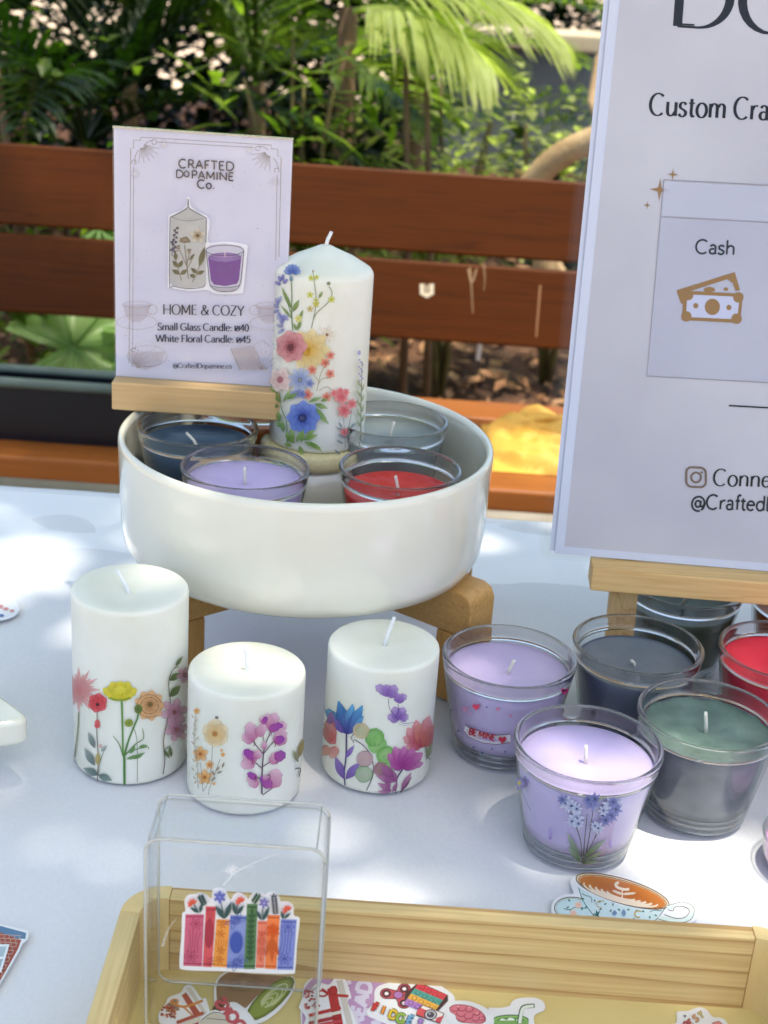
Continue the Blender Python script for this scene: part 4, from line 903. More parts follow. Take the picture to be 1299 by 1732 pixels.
# ================================================================== clear acrylic box
QX0, QX1, QY0, QY1, QZ = -.0930, -.0150, .5085, .5440, .1150
T = thing('acrylic_box', 'clear acrylic box standing in the tray with a book sticker on its front', 'box', ((QX0+QX1)/2, (QY0+QY1)/2, .0078))
def shell(x0, x1, y0, y1, z0, z1, r, nm, top=True):
    m = MB()
    def ring(ri, z):
        P = []
        for (cx_, cy_, a0) in ((x1-r, y1-r, 0), (x0+r, y1-r, 90), (x0+r, y0+r, 180), (x1-r, y0+r, 270)): P += [(cx_+(r-ri)*cos(rad(a0+k*18)), cy_+(r-ri)*sin(rad(a0+k*18)), z) for k in range(6)]
        return P
    rr_ = r*.8; lv = [ring(rr_*(1-sin(rad(a))), z0+rr_*(1-cos(rad(a)))) for a in range(0, 91, 18)]
    lv += [ring(0, z0+rr_+(z1-z0-(2 if top else 1)*rr_)*k/4) for k in range(1, 5)]
    if top: lv += [ring(rr_*(1-cos(rad(a))), z1-rr_*(1-sin(rad(a)))) for a in range(18, 91, 18)]
    n = len(lv[0]); vs = [p for l in lv for p in l]
    fs = [(i*n+k, i*n+(k+1) % n, (i+1)*n+(k+1) % n, (i+1)*n+k) for i in range(len(lv)-1) for k in range(n)]+[tuple(range(n-1, -1, -1))]
    if top: fs.append(tuple(range((len(lv)-1)*n, len(lv)*n)))
    m.add(vs, fs); return part(nm, m, ACRYL, T, True)
shell(QX0, QX1, QY0, QY1, .0082, QZ, .007, 'box_body')
m = MB()
for q in ((QX0, QY0), ): pass
o = []
for (cx_, cy_, a0) in ((QX1-.007, QY1-.007, 0), (QX0+.007, QY1-.007, 90), (QX0+.007, QY0+.007, 180), (QX1-.007, QY0+.007, 270)): o += [(cx_+.0074*cos(rad(a0+k*18)), cy_+.0074*sin(rad(a0+k*18)), QZ-.0155) for k in range(6)]
EDGE = base_mat('edge_light_white', 'f0f2ea', .25, .6, Transmission_Weight=.55)[0]  # white in the beads stands for light caught along the box edges
def frame(y, r, zz=QZ):
    P = []
    for (cx_, cz_, a0) in ((QX1-r, zz-r, 0), (QX0+r, zz-r, 90), (QX0+r, .0085+r, 180), (QX1-r, .0085+r, 270)): P += [(cx_+r*cos(rad(a0+k*15)), y, cz_+r*sin(rad(a0+k*15))) for k in range(7)]
    return P+[P[0]]
for y_, r_w in ((QY0+.0008, .0007), (QY1-.0008, .0006)):
    m = MB(); m.tube(frame(y_, .0068), r_w, 6); part('edge_light_bead', m, EDGE, T, True)
m = MB(); m.tube([(QX0+.004, QY0+.001, QZ-.0008), (QX0+.004, QY1-.001, QZ-.0008)], .0004, 6); part('edge_light_bead', m, EDGE, T, True)
m = MB(); m.tube([(QX1-.004, QY0+.001, QZ-.0008), (QX1-.004, QY1-.001, QZ-.0008)], .0004, 6); part('edge_light_bead', m, EDGE, T, True)

# ================================================================== stickers and printed flowers
def sticker(label, outline, fn, crop, rest, draw, group='die cut stickers', t=2.5e-4, name='sticker', smooth=True, col=VINYL):
    """white vinyl outline with real thickness, ink on top; outline in sheet units of CROP"""
    ox, oy, sc = crop; P = smooth_line(list(outline)+[outline[0]], 4)[:-1] if smooth else outline
    ctr = [sum(p[i] for p in P)/len(P) for i in (0, 1)]
    T = thing(name, label, 'sticker', tuple(fn(ox+ctr[0]/sc, oy+ctr[1]/sc, 0)), group)
    m = MB(); m.prism(P, lambda a, b: fn(ox+a/sc, oy+b/sc, rest), lambda a, b: fn(ox+a/sc, oy+b/sc, rest+t)); part('vinyl_backing', m, col, T)
    A = Art(fn, crop, h0=rest+t+4e-5); draw(A); A.build('sticker_print', INK_GLOSS, T); return T

# --- book spines sticker on the clear box
def draw_books(A):
    bk = [((168, 332), (325, 332), (308, 775), (148, 768), 'c9607f', 'a83e62'), ((340, 264), (427, 267), (392, 780), (313, 776), 'd2545f', 'a83448'), ((430, 374), (543, 378), (515, 782), (397, 776), 'e89a4a', 'cf7a34'),
          ((548, 340), (690, 344), (660, 793), (515, 788), '8292cc', '4a5cae'), ((688, 244), (778, 246), (756, 796), (660, 796), '5b8258', '2c5238'), ((780, 388), (858, 390), (832, 788), (762, 786), 'e58068', 'c9523e'),
          ((862, 338), (966, 340), (935, 796), (838, 792), 'ea7e48', 'c8542a'), ((975, 374), (1108, 378), (1078, 802), (943, 800), '7c88cc', '4a56a8')]
    for a, b, c_, d, col, dk in bk:
        A.poly([a, b, c_, d], col)
        for y0, y1 in ((.035, .06), (.94, .965)):
            L0 = [(a[i]+(d[i]-a[i])*y0) for i in (0, 1)]; R0 = [(b[i]+(c_[i]-b[i])*y0) for i in (0, 1)]; L1 = [(a[i]+(d[i]-a[i])*y1) for i in (0, 1)]; R1 = [(b[i]+(c_[i]-b[i])*y1) for i in (0, 1)]
            A.poly([L0, R0, R1, L1], dk, .75)
    for (x, y, r, col) in ((258, 415, 52, 'a83e62'), (215, 690, 55, 'a83e62'), (1035, 438, 52, '4a56a8'), (1005, 710, 55, '4a56a8')):
        for k in range(6): A.ring(x+r*.55*cos(k*pi/3), y+r*.5*sin(k*pi/3), r*.5, r*.2, 5, col, .9, 0, 360, -k*60)
        A.blob(x, y, 9, 9, col)
    for (x, col) in ((185, 'a83e62'), (965, '4a56a8')):
        for k in range(4): A.stroke([(x+k*32+15, 460+k*8), (x+k*22+22, 560), (x+k*30-5, 660)], 5, col, .85)
    A.blob(368, 495, 38, 125, 'a42f48', None, 1, rot=-2)
    for y in (300, 325, 350, 700, 725, 750): A.stroke([(345, y), (375, y+14), (405, y-4)], 5, 'a83448', .9)
    for (x, y) in ((478, 420), (465, 500), (465, 640), (455, 720)):
        for k in range(6): A.petal(x, y, k*60+10, 42, 20, 'd8803a', 'dd8c42', .8, .6)
    for k in range(5): A.stroke([(425+k*22, 545), (430+k*22, 605)], 5, 'cf7a34', .8)
    A.blob(597, 573, 53, 92, '3a52a8', None, 1)
    for (x, y) in ((590, 388), (603, 740)):
        for r in (38, 25, 12): A.ring(x, y, r, r*.85, 5, '4a5cae', .95)
        for an in (10, 60, 200, 250): A.ring(x+55*cos(rad(an)), y-45*sin(rad(an)), 32, 13, 5, '4a5cae', .9, 0, 360, an)
    A.stroke([(728, 290), (712, 740)], 6, '2c5238')
    for k in range(9): y = 345+k*44; A.petal(726-k*1.7, y+18, 140, 42, 22, '2c5238', '35603f', 1, 1, 2).petal(726-k*1.7, y+18, 40, 42, 22, '2c5238', '35603f', 1, 1, 2)
    A.petal(730, 330, 90, 50, 24, '2c5238', '35603f', 1, 1, 2)
    for (x, y) in ((812, 560), (806, 645)):
        for r in (34, 22, 10): A.ring(x, y, r, r, 5, 'cc5442', .9)
    for an in (50, 90, 130): A.petal(815, 520, an, 48, 18, 'd05a46', 'cc5442', .8, .8, 2)
    A.petal(800, 690, 280, 45, 18, 'd05a46', 'cc5442', .8, .8, 2)
    for k in range(6): A.petal(905, 475, 25+k*62, 62, 42, 'd4501f', 'd86030', .9, .75)
    for an in (250, 270, 290): A.petal(900, 530, an, 205 if an == 270 else 165, 40, 'd86a34', 'c24a22', .6, .9, 2)
    GR_ = '2f4a4e'
    for (x, y, x1, y1) in ((240, 250, 280, 318), (468, 235, 495, 368), (612, 235, 595, 330), (820, 275, 820, 380), (1008, 300, 995, 370)): A.stroke([(x, y), (x1, y1)], 9, GR_, 1, None, False)
    for (x, y, an, l_, w_) in ((285, 320, 150, 90, 30), (290, 320, 78, 85, 32), (492, 370, 122, 130, 44), (500, 370, 68, 150, 46), (592, 335, 102, 108, 34), (600, 335, 52, 100, 34), (812, 385, 118, 100, 30), (825, 385, 66, 130, 34), (990, 372, 100, 70, 22), (1000, 370, 40, 75, 24)): A.petal(x, y, an, l_, w_, GR_, '35565a', 1, 1, 1.6)
    for (x, y, l_, col) in ((330, 255, 7, GR_), (740, 235, 5, '2c5040'), (930, 330, 8, '35384c')):
        e = {330: (295, 180), 740: (785, 168), 930: (915, 170)}[x]
        for k in range(l_):
            t = k/l_; px_, py_ = x+(e[0]-x)*t, y+(e[1]-y)*t; an = math.degrees(atan2(-(e[1]-y), e[0]-x))
            A.petal(px_, py_, an+55, 34, 17, col, col, 1, 1, 1.6).petal(px_, py_, an-55, 34, 17, col, col, 1, 1, 1.6)
        A.petal(e[0], e[1]+12, an, 30, 14, col, col, 1, 1, 1.6)
    for k in range(6): A.petal(458, 188, 30+60*k, 56, 30, '4a55a8', '5c68bc').petal(832, 238, 20+60*k, 48, 24, '5c5aa4', '7a74b8')
    A.blob(458, 188, 13, 13, '8088d0').blob(832, 238, 11, 11, 'a49ad0')
    for (x, y, s_) in ((222, 228, 1), (628, 210, 1), (1024, 282, 1)):
        for an in (40, 80, 120, 165, 205): A.petal(x+6, y+18, an, 46, 26, 'cc4a3c', 'e0604c')
book_out = [(120, 790), (118, 700), (135, 500), (140, 330), (168, 305), (160, 220), (190, 170), (250, 160), (300, 150), (350, 170), (385, 200), (400, 130), (440, 108), (500, 120), (525, 170), (550, 210), (580, 160), (630, 150), (680, 180), (700, 200), (740, 150), (800, 145), (840, 165), (880, 145), (930, 145), (965, 200), (975, 225), (1030, 225), (1080, 260), (1085, 340), (1120, 355), (1133, 390), (1110, 600), (1095, 800), (1060, 836), (800, 832), (500, 815), (200, 806)]
T = sticker('sticker of eight colourful flowered book spines, stuck on the front of the clear box', book_out, on_plane((0, QY0-.0003, 0), (0, -1, 0)), (280, 1480, 4.996), 0, draw_books)

A = Art(on_plane((0, QY0-.0003, 0), (0, -1, 0)), (130, 1320, 2.279))  # pale strokes paint glare onto the box front
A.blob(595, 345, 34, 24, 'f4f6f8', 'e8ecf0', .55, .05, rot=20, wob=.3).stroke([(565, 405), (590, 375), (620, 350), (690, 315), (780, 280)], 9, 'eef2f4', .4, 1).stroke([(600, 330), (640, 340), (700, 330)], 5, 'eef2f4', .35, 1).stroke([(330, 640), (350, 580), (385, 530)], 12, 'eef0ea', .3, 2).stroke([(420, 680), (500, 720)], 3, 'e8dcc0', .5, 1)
o = A.build('painted_glare', INK_PAPER, bpy.data.objects['acrylic_box']); o['kind'] = 'stuff'

# --- teacup sticker behind the tray
def draw_cup(A):
    BRN = '6a5040'; TEAL = '2f6a66'
    A.blob(250, 330, 165, 100, 'cfe3e4', 'c2dcdf', 1, rot=-8).ring(250, 330, 165, 100, 7, BRN, .9, 0, 360, -8).ring(250, 330, 152, 90, 4, 'b9a070', .9, 0, 360, -8)
    A.poly([(282, 150), (320, 260), (400, 370), (480, 450), (600, 490), (780, 480), (900, 420), (985, 300), (1010, 270), (640, 300), (400, 215)], 'cfe2e2', 1)
    A.stroke([(282, 150), (320, 260), (400, 370), (480, 450), (600, 490)], 6, TEAL, .95).stroke([(1000, 300), (940, 380), (880, 440), (780, 485)], 6, TEAL, .95)
    A.blob(640, 180, 394, 100, 'e4cfae', 'dcc6a2', 1, rot=-16.5).ring(640, 180, 394, 100, 8, BRN, 1, 0, 360, -16.5).ring(640, 184, 372, 88, 6, '7a4a28', .9, 0, 360, -16.5)
    A.blob(640, 186, 366, 84, 'b0602a', 'c77a3c', 1, rot=-16.5)
    for k, (s_, w_) in enumerate(((.86, 14), (.72, 18), (.58, 18), (.45, 16), (.32, 14))):
        A.ring(628, 200+k*3, 366*s_, 80*s_, w_, 'f0dcc2', .95, 175, 355, -15.5, None)
    A.stroke([(635, 170), (640, 205), (632, 245)], 9, 'f0dcc2').petal(640, 205, 160, 90, 22, 'f0dcc2', 'f0dcc2', .9, .8).petal(640, 205, 5, 110, 22, 'f0dcc2', 'f0dcc2', .9, .8)
    A.ring(645, 138, 62, 26, 22, 'f0dcc2', .95, 130, 330, -12)
    A.stroke([(1000, 310), (1060, 300), (1120, 285), (1200, 310), (1215, 355), (1180, 405), (1100, 425), (1010, 410), (930, 400)], 34, 'd5e4dc').stroke([(1000, 300), (1060, 283), (1130, 268), (1210, 300), (1222, 355), (1190, 415), (1100, 438), (1000, 425), (930, 405)], 5, BRN).stroke([(1010, 330), (1050, 340), (1065, 310), (1120, 302), (1175, 325), (1180, 360), (1140, 395), (1070, 400), (980, 370)], 5, BRN)
    A.stroke([(160, 320), (210, 330), (260, 310), (340, 320)], 5, '4a5a50').stroke([(210, 330), (230, 360), (240, 365)], 5, '4a5a50')
    for (x, y) in ((280, 292), (240, 360)):
        for k in range(5): A.petal(x, y, 72*k, 30, 26, 'e8b8a0', 'f0cdb8', 1, 1)
    for k, (x, y) in enumerate(((185, 320), (310, 335), (215, 262), (330, 240), (350, 300), (410, 245), (440, 260), (490, 290), (560, 300), (620, 340), (700, 330), (760, 330), (860, 380), (900, 370), (450, 330), (540, 350), (660, 380), (820, 345), (740, 400), (600, 400))): A.petal(x, y, 40+k*50, 26, 14, TEAL, '5a8a80', .8, .7, 1.6)
    A.stroke([(310, 200), (340, 215), (385, 230), (390, 270)], 6, '7c8a88', .8).stroke([(860, 350), (900, 335), (960, 340)], 6, '7c8a88', .8)
    A.ring(470, 285, 42, 28, 7, 'c9b070', .9, 60, 270).ring(770, 365, 30, 27, 10, 'c9a85c', .9, 50, 290)
    for x in (430, 445, 460): A.petal(x-5, 390, 60+ (x-430)*3, 60, 16, TEAL, TEAL, .9, .9, 1.6)
    A.petal(575, 380, 90, 46, 40, '7896b4', '6a88aa', .9, .9, 2).petal(650, 385, 90, 60, 34, '7896b4', '6a88aa', .9, .9, 2)
cup_out = [(60, 300), (90, 245), (170, 205), (240, 200), (218, 130), (225, 80), (300, 45), (480, 38), (660, 60), (850, 120), (1000, 190), (1045, 240), (1060, 262), (1150, 250), (1230, 275), (1262, 340), (1230, 420), (1120, 465), (1000, 462), (900, 480), (780, 515), (600, 520), (450, 480), (300, 450), (130, 420), (70, 370)]
sticker('teacup sticker with latte art lying on the cloth just behind the tray', cup_out, on_plane((0, 0, .0002), (0, 0, 1)), (920, 1470, 4.811), .0002, draw_cup)

# --- stickers inside the tray
TF = on_plane((0, 0, .0079), (0, 0, 1))
def tumble(lab, out, crop, rest, draw): return sticker(lab, out, TF, crop, rest, draw, 'stickers lying in the tray')
C5 = (250, 1640, 3.331); C6 = (610, 1640, 4.06)
def d_matcha(A):
    A.poly([(385, 100), (405, 50), (460, 15), (560, -10), (700, 0), (770, 30), (800, 60), (760, 70), (640, 130), (560, 210), (545, 215), (500, 190), (450, 190), (420, 240), (395, 235), (388, 160)], '8a6a52', 1, True)
    A.blob(540, 70, 110, 60, 'a5846c', '8a6a52', .8, .0, rot=10).poly([(362, 220), (400, 170), (420, 210), (410, 245), (370, 245)], '5e4a3c')
    A.blob(690, 165, 175, 62, '6f7a34', '5c6a2c', 1, rot=42).blob(690, 163, 150, 50, '8b9a48', '7c8c3e', 1, rot=42)
    for k in range(5): A.ring(705-k*12, 155+k*12, 105-k*20, 34-k*6, 7, 'c9cf9a', .9, -110, 130, 42)
tumble('matcha latte cup sticker lying in the tray behind the clear box front', [(378, 245), (372, 110), (400, 40), (470, -2), (570, -25), (700, -15), (790, 15), (828, 60), (815, 130), (740, 230), (640, 300), (560, 300), (480, 290)], C5, .0003, d_matcha)
def d_books(A, x0=0, red='a8443a', acc='c9803c'):
    A.poly([(x0+215, 105), (x0+240, 98), (x0+335, 250), (x0+320, 262)], 'cfc8c0').poly([(x0+190, 145), (x0+215, 128), (x0+300, 250), (x0+262, 262)], red).poly([(x0+110, 190), (x0+160, 165), (x0+180, 230), (x0+100, 240)], '8a5a3a', .6)
    A.stroke([(x0+130, 180), (x0+200, 210), (x0+310, 175)], 14, acc).stroke([(x0+200, 210), (x0+250, 255)], 10, acc).ring(x0+150, 180, 22, 12, 8, acc)
    q = random.Random(2)
    for k in range(40): A.blob(x0+115+q.uniform(-40, 40), 235+q.uniform(-35, 40), 7, 6, q.choice([red, 'c0604a', '8a3a30', 'd08a60']), None, .95)
    for k in range(3): A.poly([(x0+160, 290+k*26), (x0+310, 235+k*26), (x0+318, 252+k*26), (x0+165, 308+k*26)], red if k % 2 == 0 else 'd8cdb8')
tumble('sticker of tied red books with orange ribbon at the left of the tray', [(65, 300), (60, 250), (100, 190), (120, 155), (185, 130), (205, 95), (245, 88), (300, 160), (325, 160), (335, 190), (352, 245), (345, 300), (250, 330), (120, 330)], C5, .0006, d_books)
def d_read(A):
    A.poly([(880, 110), (930, 50), (1000, 30), (1100, 40), (1250, 60), (1420, 90), (1430, 330), (1150, 360), (900, 340), (870, 240)], 'b893bc', 1, True)
    k = dict(wt=.24, dx=(.22, -.975), dy=(-.975, -.22)); text(A, 'READ', 1205, 330, 105, 'd5cfe2', **k); text(A, 'BOOK', 1085, 330, 100, 'd5cfe2', **k); text(A, 'ME', 1325, 330, 100, 'd5cfe2', **k)
tumble('large purple sticker with READ lettering lying under other stickers', [(860, 260), (875, 110), (905, 60), (990, 22), (1060, 45), (1130, 36), (1200, 60), (1290, 55), (1370, 80), (1445, 100), (1445, 340), (1300, 380), (1000, 370), (880, 340)], C5, .0003, d_read)
def d_books2(A):
    A.poly([(1062, 62), (1098, 58), (1160, 330), (1125, 330)], 'c9c4bc').poly([(1010, 110), (1060, 90), (1105, 330), (1050, 330)], 'b0343a').stroke([(980, 110), (1030, 140), (1130, 150)], 16, 'b0343a').ring(985, 135, 26, 16, 10, 'a02c34').ring(1045, 120, 20, 24, 9, 'a02c34')
    q = random.Random(8)
    for k in range(44): A.blob(920+q.uniform(-45, 50), 175+q.uniform(-60, 45), 7, 6, q.choice(['a8323c', 'c05058', '8a2830', 'c87a78']), None, .95)
    for k in range(4): A.poly([(905, 250+k*22), (1085, 205+k*25), (1090, 222+k*25), (910, 268+k*22)], ['b0343a', 'ddd4c8', '9c2a34', 'b8444a'][k])
tumble('red ribboned books sticker overlapping the purple READ sticker', [(850, 215), (870, 165), (910, 120), (960, 75), (1020, 85), (1055, 48), (1105, 45), (1140, 130), (1145, 165), (1125, 180), (1175, 340), (980, 360), (880, 330), (890, 270)], C5, .0009, d_books2)
def d_shop(A):
    A.poly([(290, 290), (370, 240), (470, 270), (460, 310), (300, 320)], 'c9c2b4').stroke([(300, 285), (375, 240), (465, 268)], 5, '5a5248').stroke([(330, 275), (445, 285)], 4, '5a5248')
    text(A, 'BOOKS', 545, 400, 84, 'b84a5a', wt=.24, dx=(-.62, -.78), dy=(.78, -.62))
tumble('small pink lettered book sticker in front of the matcha cup sticker', [(285, 330), (300, 270), (370, 228), (415, 235), (440, 195), (490, 183), (540, 215), (590, 270), (610, 330), (450, 400)], C5, .0012, d_shop)
def d_fidget(A):
    OUT = '54303a'
    for (x, y) in ((178, 165), (300, 133), (298, 232)): A.stroke([(258, 175), (x, y)], 58, OUT, 1, 74, False)
    for (x, y) in ((178, 165), (300, 133), (298, 232)): A.blob(x, y, 46, 38, OUT)
    for (x, y) in ((178, 165), (300, 133), (298, 232)): A.stroke([(258, 175), (x, y)], 48, 'b8505e', 1, 62, False).blob(x, y, 40, 32, 'b8505e').blob(x, y, 31, 26, '3c2a30').blob(x, y, 24, 19, '6a4650').blob(x, y, 13, 11, 'efe9ec')
    A.blob(258, 175, 34, 27, '54303a').blob(258, 175, 29, 23, 'a874b0')
    rows = [('cc4450', (388, 92)), ('4a9a90', (360, 128)), ('dca84a', (335, 165)), ('a478bc', (310, 198))]
    A.poly([(400, 85), (600, 175), (600, 215), (520, 300), (300, 215), (305, 165)], '4a3438', 1)
    for i, (col, (x, y)) in enumerate(rows):
        A.poly([(x+12, y), (x+205, y+82), (x+178, y+118), (x-18, y+38)], col)
        for k in range(4): A.blob(x+40+k*45-6, y+32+k*25, 20, 16, '5a3a40', None, .7).blob(x+40+k*45-6, y+31+k*25, 16, 13, col)
    A.poly([(385, 285), (425, 240), (575, 300), (545, 372), (380, 315)], '4a3030').poly([(392, 283), (428, 247), (568, 303), (540, 365), (388, 308)], 'e4dcd8').poly([(388, 280), (412, 262), (460, 282), (440, 330), (386, 308)], 'c9505a').poly([(522, 330), (572, 318), (545, 368), (512, 355)], 'c9505a')
    A.blob(480, 310, 45, 37, '3c3a42').blob(480, 310, 37, 30, 'b9b8c0').blob(480, 310, 26, 21, '4a4a55').blob(474, 303, 9, 7, '9a9aa8')
    for ch, (x, y), col in zip('FIDGET', ((72, 280), (135, 300), (185, 325), (238, 350), (310, 365), (370, 395)), ('c83c3c', 'e08a3c', 'd8b83c', '8ab04a', '6aa0c8', 'a07cc0')):
        text(A, ch, x, y, 82, '40343c', wt=.33, dx=(.93, .37), dy=(.37, -.93)); text(A, ch, x, y, 82, col, wt=.22, dx=(.93, .37), dy=(.37, -.93))
tumble('white sticker with a fidget spinner, popper toy, camera and rainbow FIDGET lettering', [(42, 280), (90, 225), (95, 150), (130, 110), (230, 85), (330, 85), (400, 65), (480, 80), (580, 130), (640, 180), (645, 230), (610, 300), (600, 380), (450, 440), (250, 400), (120, 350), (50, 320)], C6, .0007, d_fidget)
def d_brain(A):
    q = [(608, 262), (640, 242), (700, 240), (760, 252), (810, 275), (850, 310), (860, 350), (830, 372), (780, 372), (700, 365), (660, 345), (650, 315), (615, 290)]
    A.poly(q, '8a3444', 1, True).poly([(734+(x-734)*.95, 308+(y-308)*.93) for x, y in q], 'd87888', 1, True)
    for (x, y, a0, rr_) in ((650, 268, 200, 26), (695, 262, 180, 30), (745, 270, 190, 28), (795, 295, 200, 26), (690, 300, 170, 30), (740, 315, 180, 32), (790, 335, 200, 26), (700, 340, 180, 24), (830, 335, 250, 20)): A.ring(x, y, rr_, rr_*.75, 6, 'a04456', .95, a0, a0+190)
    for (x, y) in ((670, 255), (745, 262), (800, 300)): A.blob(x, y, 7, 4, 'f2b8c0')
tumble('pink brain sticker next to the fidget sticker', [(585, 300), (600, 235), (650, 215), (730, 215), (800, 235), (870, 270), (905, 310), (910, 380), (800, 430), (660, 420), (600, 370)], C6, .0011, d_brain)
def d_green(A):
    A.blob(1030, 345, 125, 36, '2c5a3c').blob(1030, 347, 118, 31, '8ab868').blob(1030, 352, 100, 24, '5c9048')
    for (x, y) in ((975, 352), (1030, 345), (1085, 355), (1050, 372)): A.poly([(x-28, y), (x-5, y-18), (x+28, y-8), (x+22, y+22), (x-18, y+24)], 'dfe9dc').stroke([(x-28, y), (x-5, y-18), (x+28, y-8)], 4, '3c6a4c')
    A.poly([(905, 350), (1155, 350), (1140, 500), (930, 500)], '7aa860')
    A.stroke([(1090, 372), (1105, 280), (1130, 255), (1195, 248)], 32, '2c5a3c', 1, 30).stroke([(1092, 370), (1108, 282), (1132, 258), (1188, 250)], 22, 'dfe8dc', 1, 20)
tumble('iced green drink sticker with a bent straw', [(880, 262), (960, 262), (1020, 250), (1045, 215), (1100, 195), (1200, 195), (1258, 225), (1260, 280), (1190, 320), (1200, 430), (1150, 500), (950, 500), (890, 400)], C6, .0005, d_green)
C8 = (1100, 1680, 6.528)
def d_best(A):
    for ch, (x, y), col in zip('BEST', ((395, 395), (440, 370), (500, 320), (560, 290)), ('b04a50', 'b85058', 'd8a078', 'c9bc78')):
        text(A, ch, x, y, 100, '6a5038', wt=.26, dx=(.82, -.57), dy=(-.57, -.82)); text(A, ch, x, y, 100, col, wt=.17, dx=(.82, -.57), dy=(-.57, -.82))
    A.poly([(680, 330), (755, 310), (800, 345), (700, 380)], 'd88a88').stroke([(680, 330), (755, 310), (800, 345)], 5, '7a4040').poly([(362, 245), (385, 238), (402, 250), (380, 272)], '6a7a84')
tumble('white sticker with BEST lettering at the right of the tray', [(230, 345), (290, 320), (290, 220), (320, 200), (420, 195), (480, 170), (550, 155), (620, 180), (660, 230), (700, 265), (790, 275), (850, 330), (850, 420), (600, 460), (300, 430)], C8, .0004, d_best)
C9 = (700, 1690, 1)
def d_misc(A): A.poly([(330, 45), (355, 32), (372, 34), (368, 55), (335, 60)], '9ab09a').stroke([(330, 45), (355, 32), (372, 34)], 1.5, '4a5a50')
# stickers lying on the cloth at the left
CL = on_plane((0, 0, .0002), (0, 0, 1))
def d_round(A):
    for (x, y, r) in ((-25, 1018, 8), (-12, 1022, 7), (0, 1026, 7), (10, 1030, 6), (20, 1033, 5), (-35, 1024, 8)): A.flower(x, y, r, 6, 'd88a84', 'e8b0a4', 'c86a60', sq=.6)
    A.blob(2, 1041, 5, 2.5, '5a6a9a').blob(-20, 1040, 10, 3, '9a7c8a')
sticker('round white floral sticker on the cloth at the left edge', [(33, 1030), (25, 1042), (0, 1050), (-40, 1052), (-75, 1040), (-85, 1025), (-60, 1010), (-25, 1004), (10, 1010), (28, 1019)], CL, (0, 0, 1), .0002, d_round, None)
def d_brick(A):
    A.poly([(-80, 1560), (0, 1566), (44, 1578), (43, 1588), (30, 1588), (-80, 1575)], '5c7a9c').poly([(-80, 1575), (0, 1577), (36, 1590), (30, 1606), (-5, 1668), (-90, 1690)], 'a04a3e')
    for j in range(14):
        y = 1580+j*6.2; A.stroke([(-60, y-4), (36-j*3, y+3)], 1.1, 'c9a89a', .9, None, False)
        for k in range(9):
            x = 34-j*3-k*9-(4 if j % 2 else 0); A.stroke([(x, y+2), (x-1, y+8)], 1, 'c9a89a', .9, None, False)
    A.poly([(-40, 1598), (16, 1597), (2, 1645), (-50, 1650)], 'e2e6ea').poly([(-36, 1602), (11, 1601), (6, 1618), (-38, 1620)], 'a8b8c0').poly([(-38, 1624), (5, 1622), (-1, 1640), (-44, 1644)], '9aaab4')
sticker('brick house front sticker with a blue roof edge at the left edge of the cloth', [(-85, 1556), (0, 1563), (48, 1574), (47, 1590), (38, 1596), (32, 1610), (-5, 1674), (-95, 1695)], CL, (0, 0, 1), .0002, d_brick, None, smooth=False)

# --- printed flowers on pillar 1
CA = (80, 920, 2.706)
A = Art(on_round(-.1459, .7517, lambda z: .0344), CA)
P1 = 'd98a86'
for k in range(3):
    for j in range(12): A.petal(142, 668, j*30+k*12, 100-k*26, 20, 'd07a78', 'e3a8a4', .75, .55, 2, sq=1.05)
A.stroke([(142, 770), (138, 860), (118, 1005)], 5, '7c7a4c', .9)
for an in (25, 80, 140, 200, 255, 320): A.petal(230, 728, an, 46, 46, 'c23a40', 'd9565a', .95, .8, 1, 0, .2)
A.blob(230, 735, 8, 8, '3a2420').stroke([(228, 770), (226, 860), (232, 980), (228, 1088)], 4, '6a5a50', .85)
A.petal(228, 845, 90, 42, 26, 'c8424a', 'd8605a', .9, .85, 1.4)
for (x, y, an, l_, w_, a, b) in ((216, 935, 112, 78, 28, '5c6c68', '8a9a94'), (216, 1015, 120, 92, 34, '5c6c68', '8a9a94'), (230, 1012, 88, 60, 26, 'a89850', 'b8a868'), (232, 1058, 155, 74, 36, '4a6460', '7a908a'), (234, 1058, -22, 66, 34, '4a6460', '7a908a'), (246, 950, 45, 38, 18, '8a9a94', 'a0aca8'), (246, 935, 105, 22, 14, 'c89a90', 'd8b0a8')): A.petal(x, y, an, l_, w_, a, b, .85, .7, 1.8)
A.stroke([(232, 1062), (240, 1000), (262, 940)], 3, '6a6a60', .8)
A.stroke([(340, 715), (344, 850), (346, 970)], 9, '5f8a38', .95, 8).stroke([(352, 970), (353, 1103)], 11, '4a7a34', .95).stroke([(350, 975), (375, 890), (412, 800)], 9, '4c7a38', .95, 7).stroke([(352, 972), (400, 920), (440, 890), (435, 845)], 6, '5a7a4a', .9, 3).stroke([(346, 972), (330, 920), (302, 880)], 6, '5a8040', .9, 3).stroke([(392, 840), (410, 900), (412, 1090)], 3, '6a7a58', .8).stroke([(360, 960), (410, 940), (460, 930), (462, 942)], 5, '5a8040', .9, 3)
for (x, y, an, l_) in ((362, 985, 15, 70), (380, 960, 60, 45), (420, 930, 10, 40), (395, 985, 30, 60)): A.petal(x, y, an, l_, 18, '4c7a38', '6a9450', .85, .7, 1.8)
for (an, l_, w_) in ((150, 92, 52), (30, 88, 52), (118, 88, 62), (62, 88, 62), (90, 82, 70), (165, 62, 40), (15, 60, 40)): A.petal(333, 706, an, l_, w_, 'b8ac20', 'd6c83c', .95, .9, 1, 0, .22, .95)
A.petal(333, 708, 90, 56, 74, 'c9bc28', 'ddd04c', .9, .9, 1, 0, .15).stroke([(285, 705), (330, 716), (380, 704)], 9, '8a9a2c', .9)
for k in range(2):
    for j in range(9): A.petal(468, 740, j*40+k*20, 72-k*24, 46-k*8, 'b9804e' if k else 'c48a52', 'dcae7c', .9, .85, 1, 0, .25)
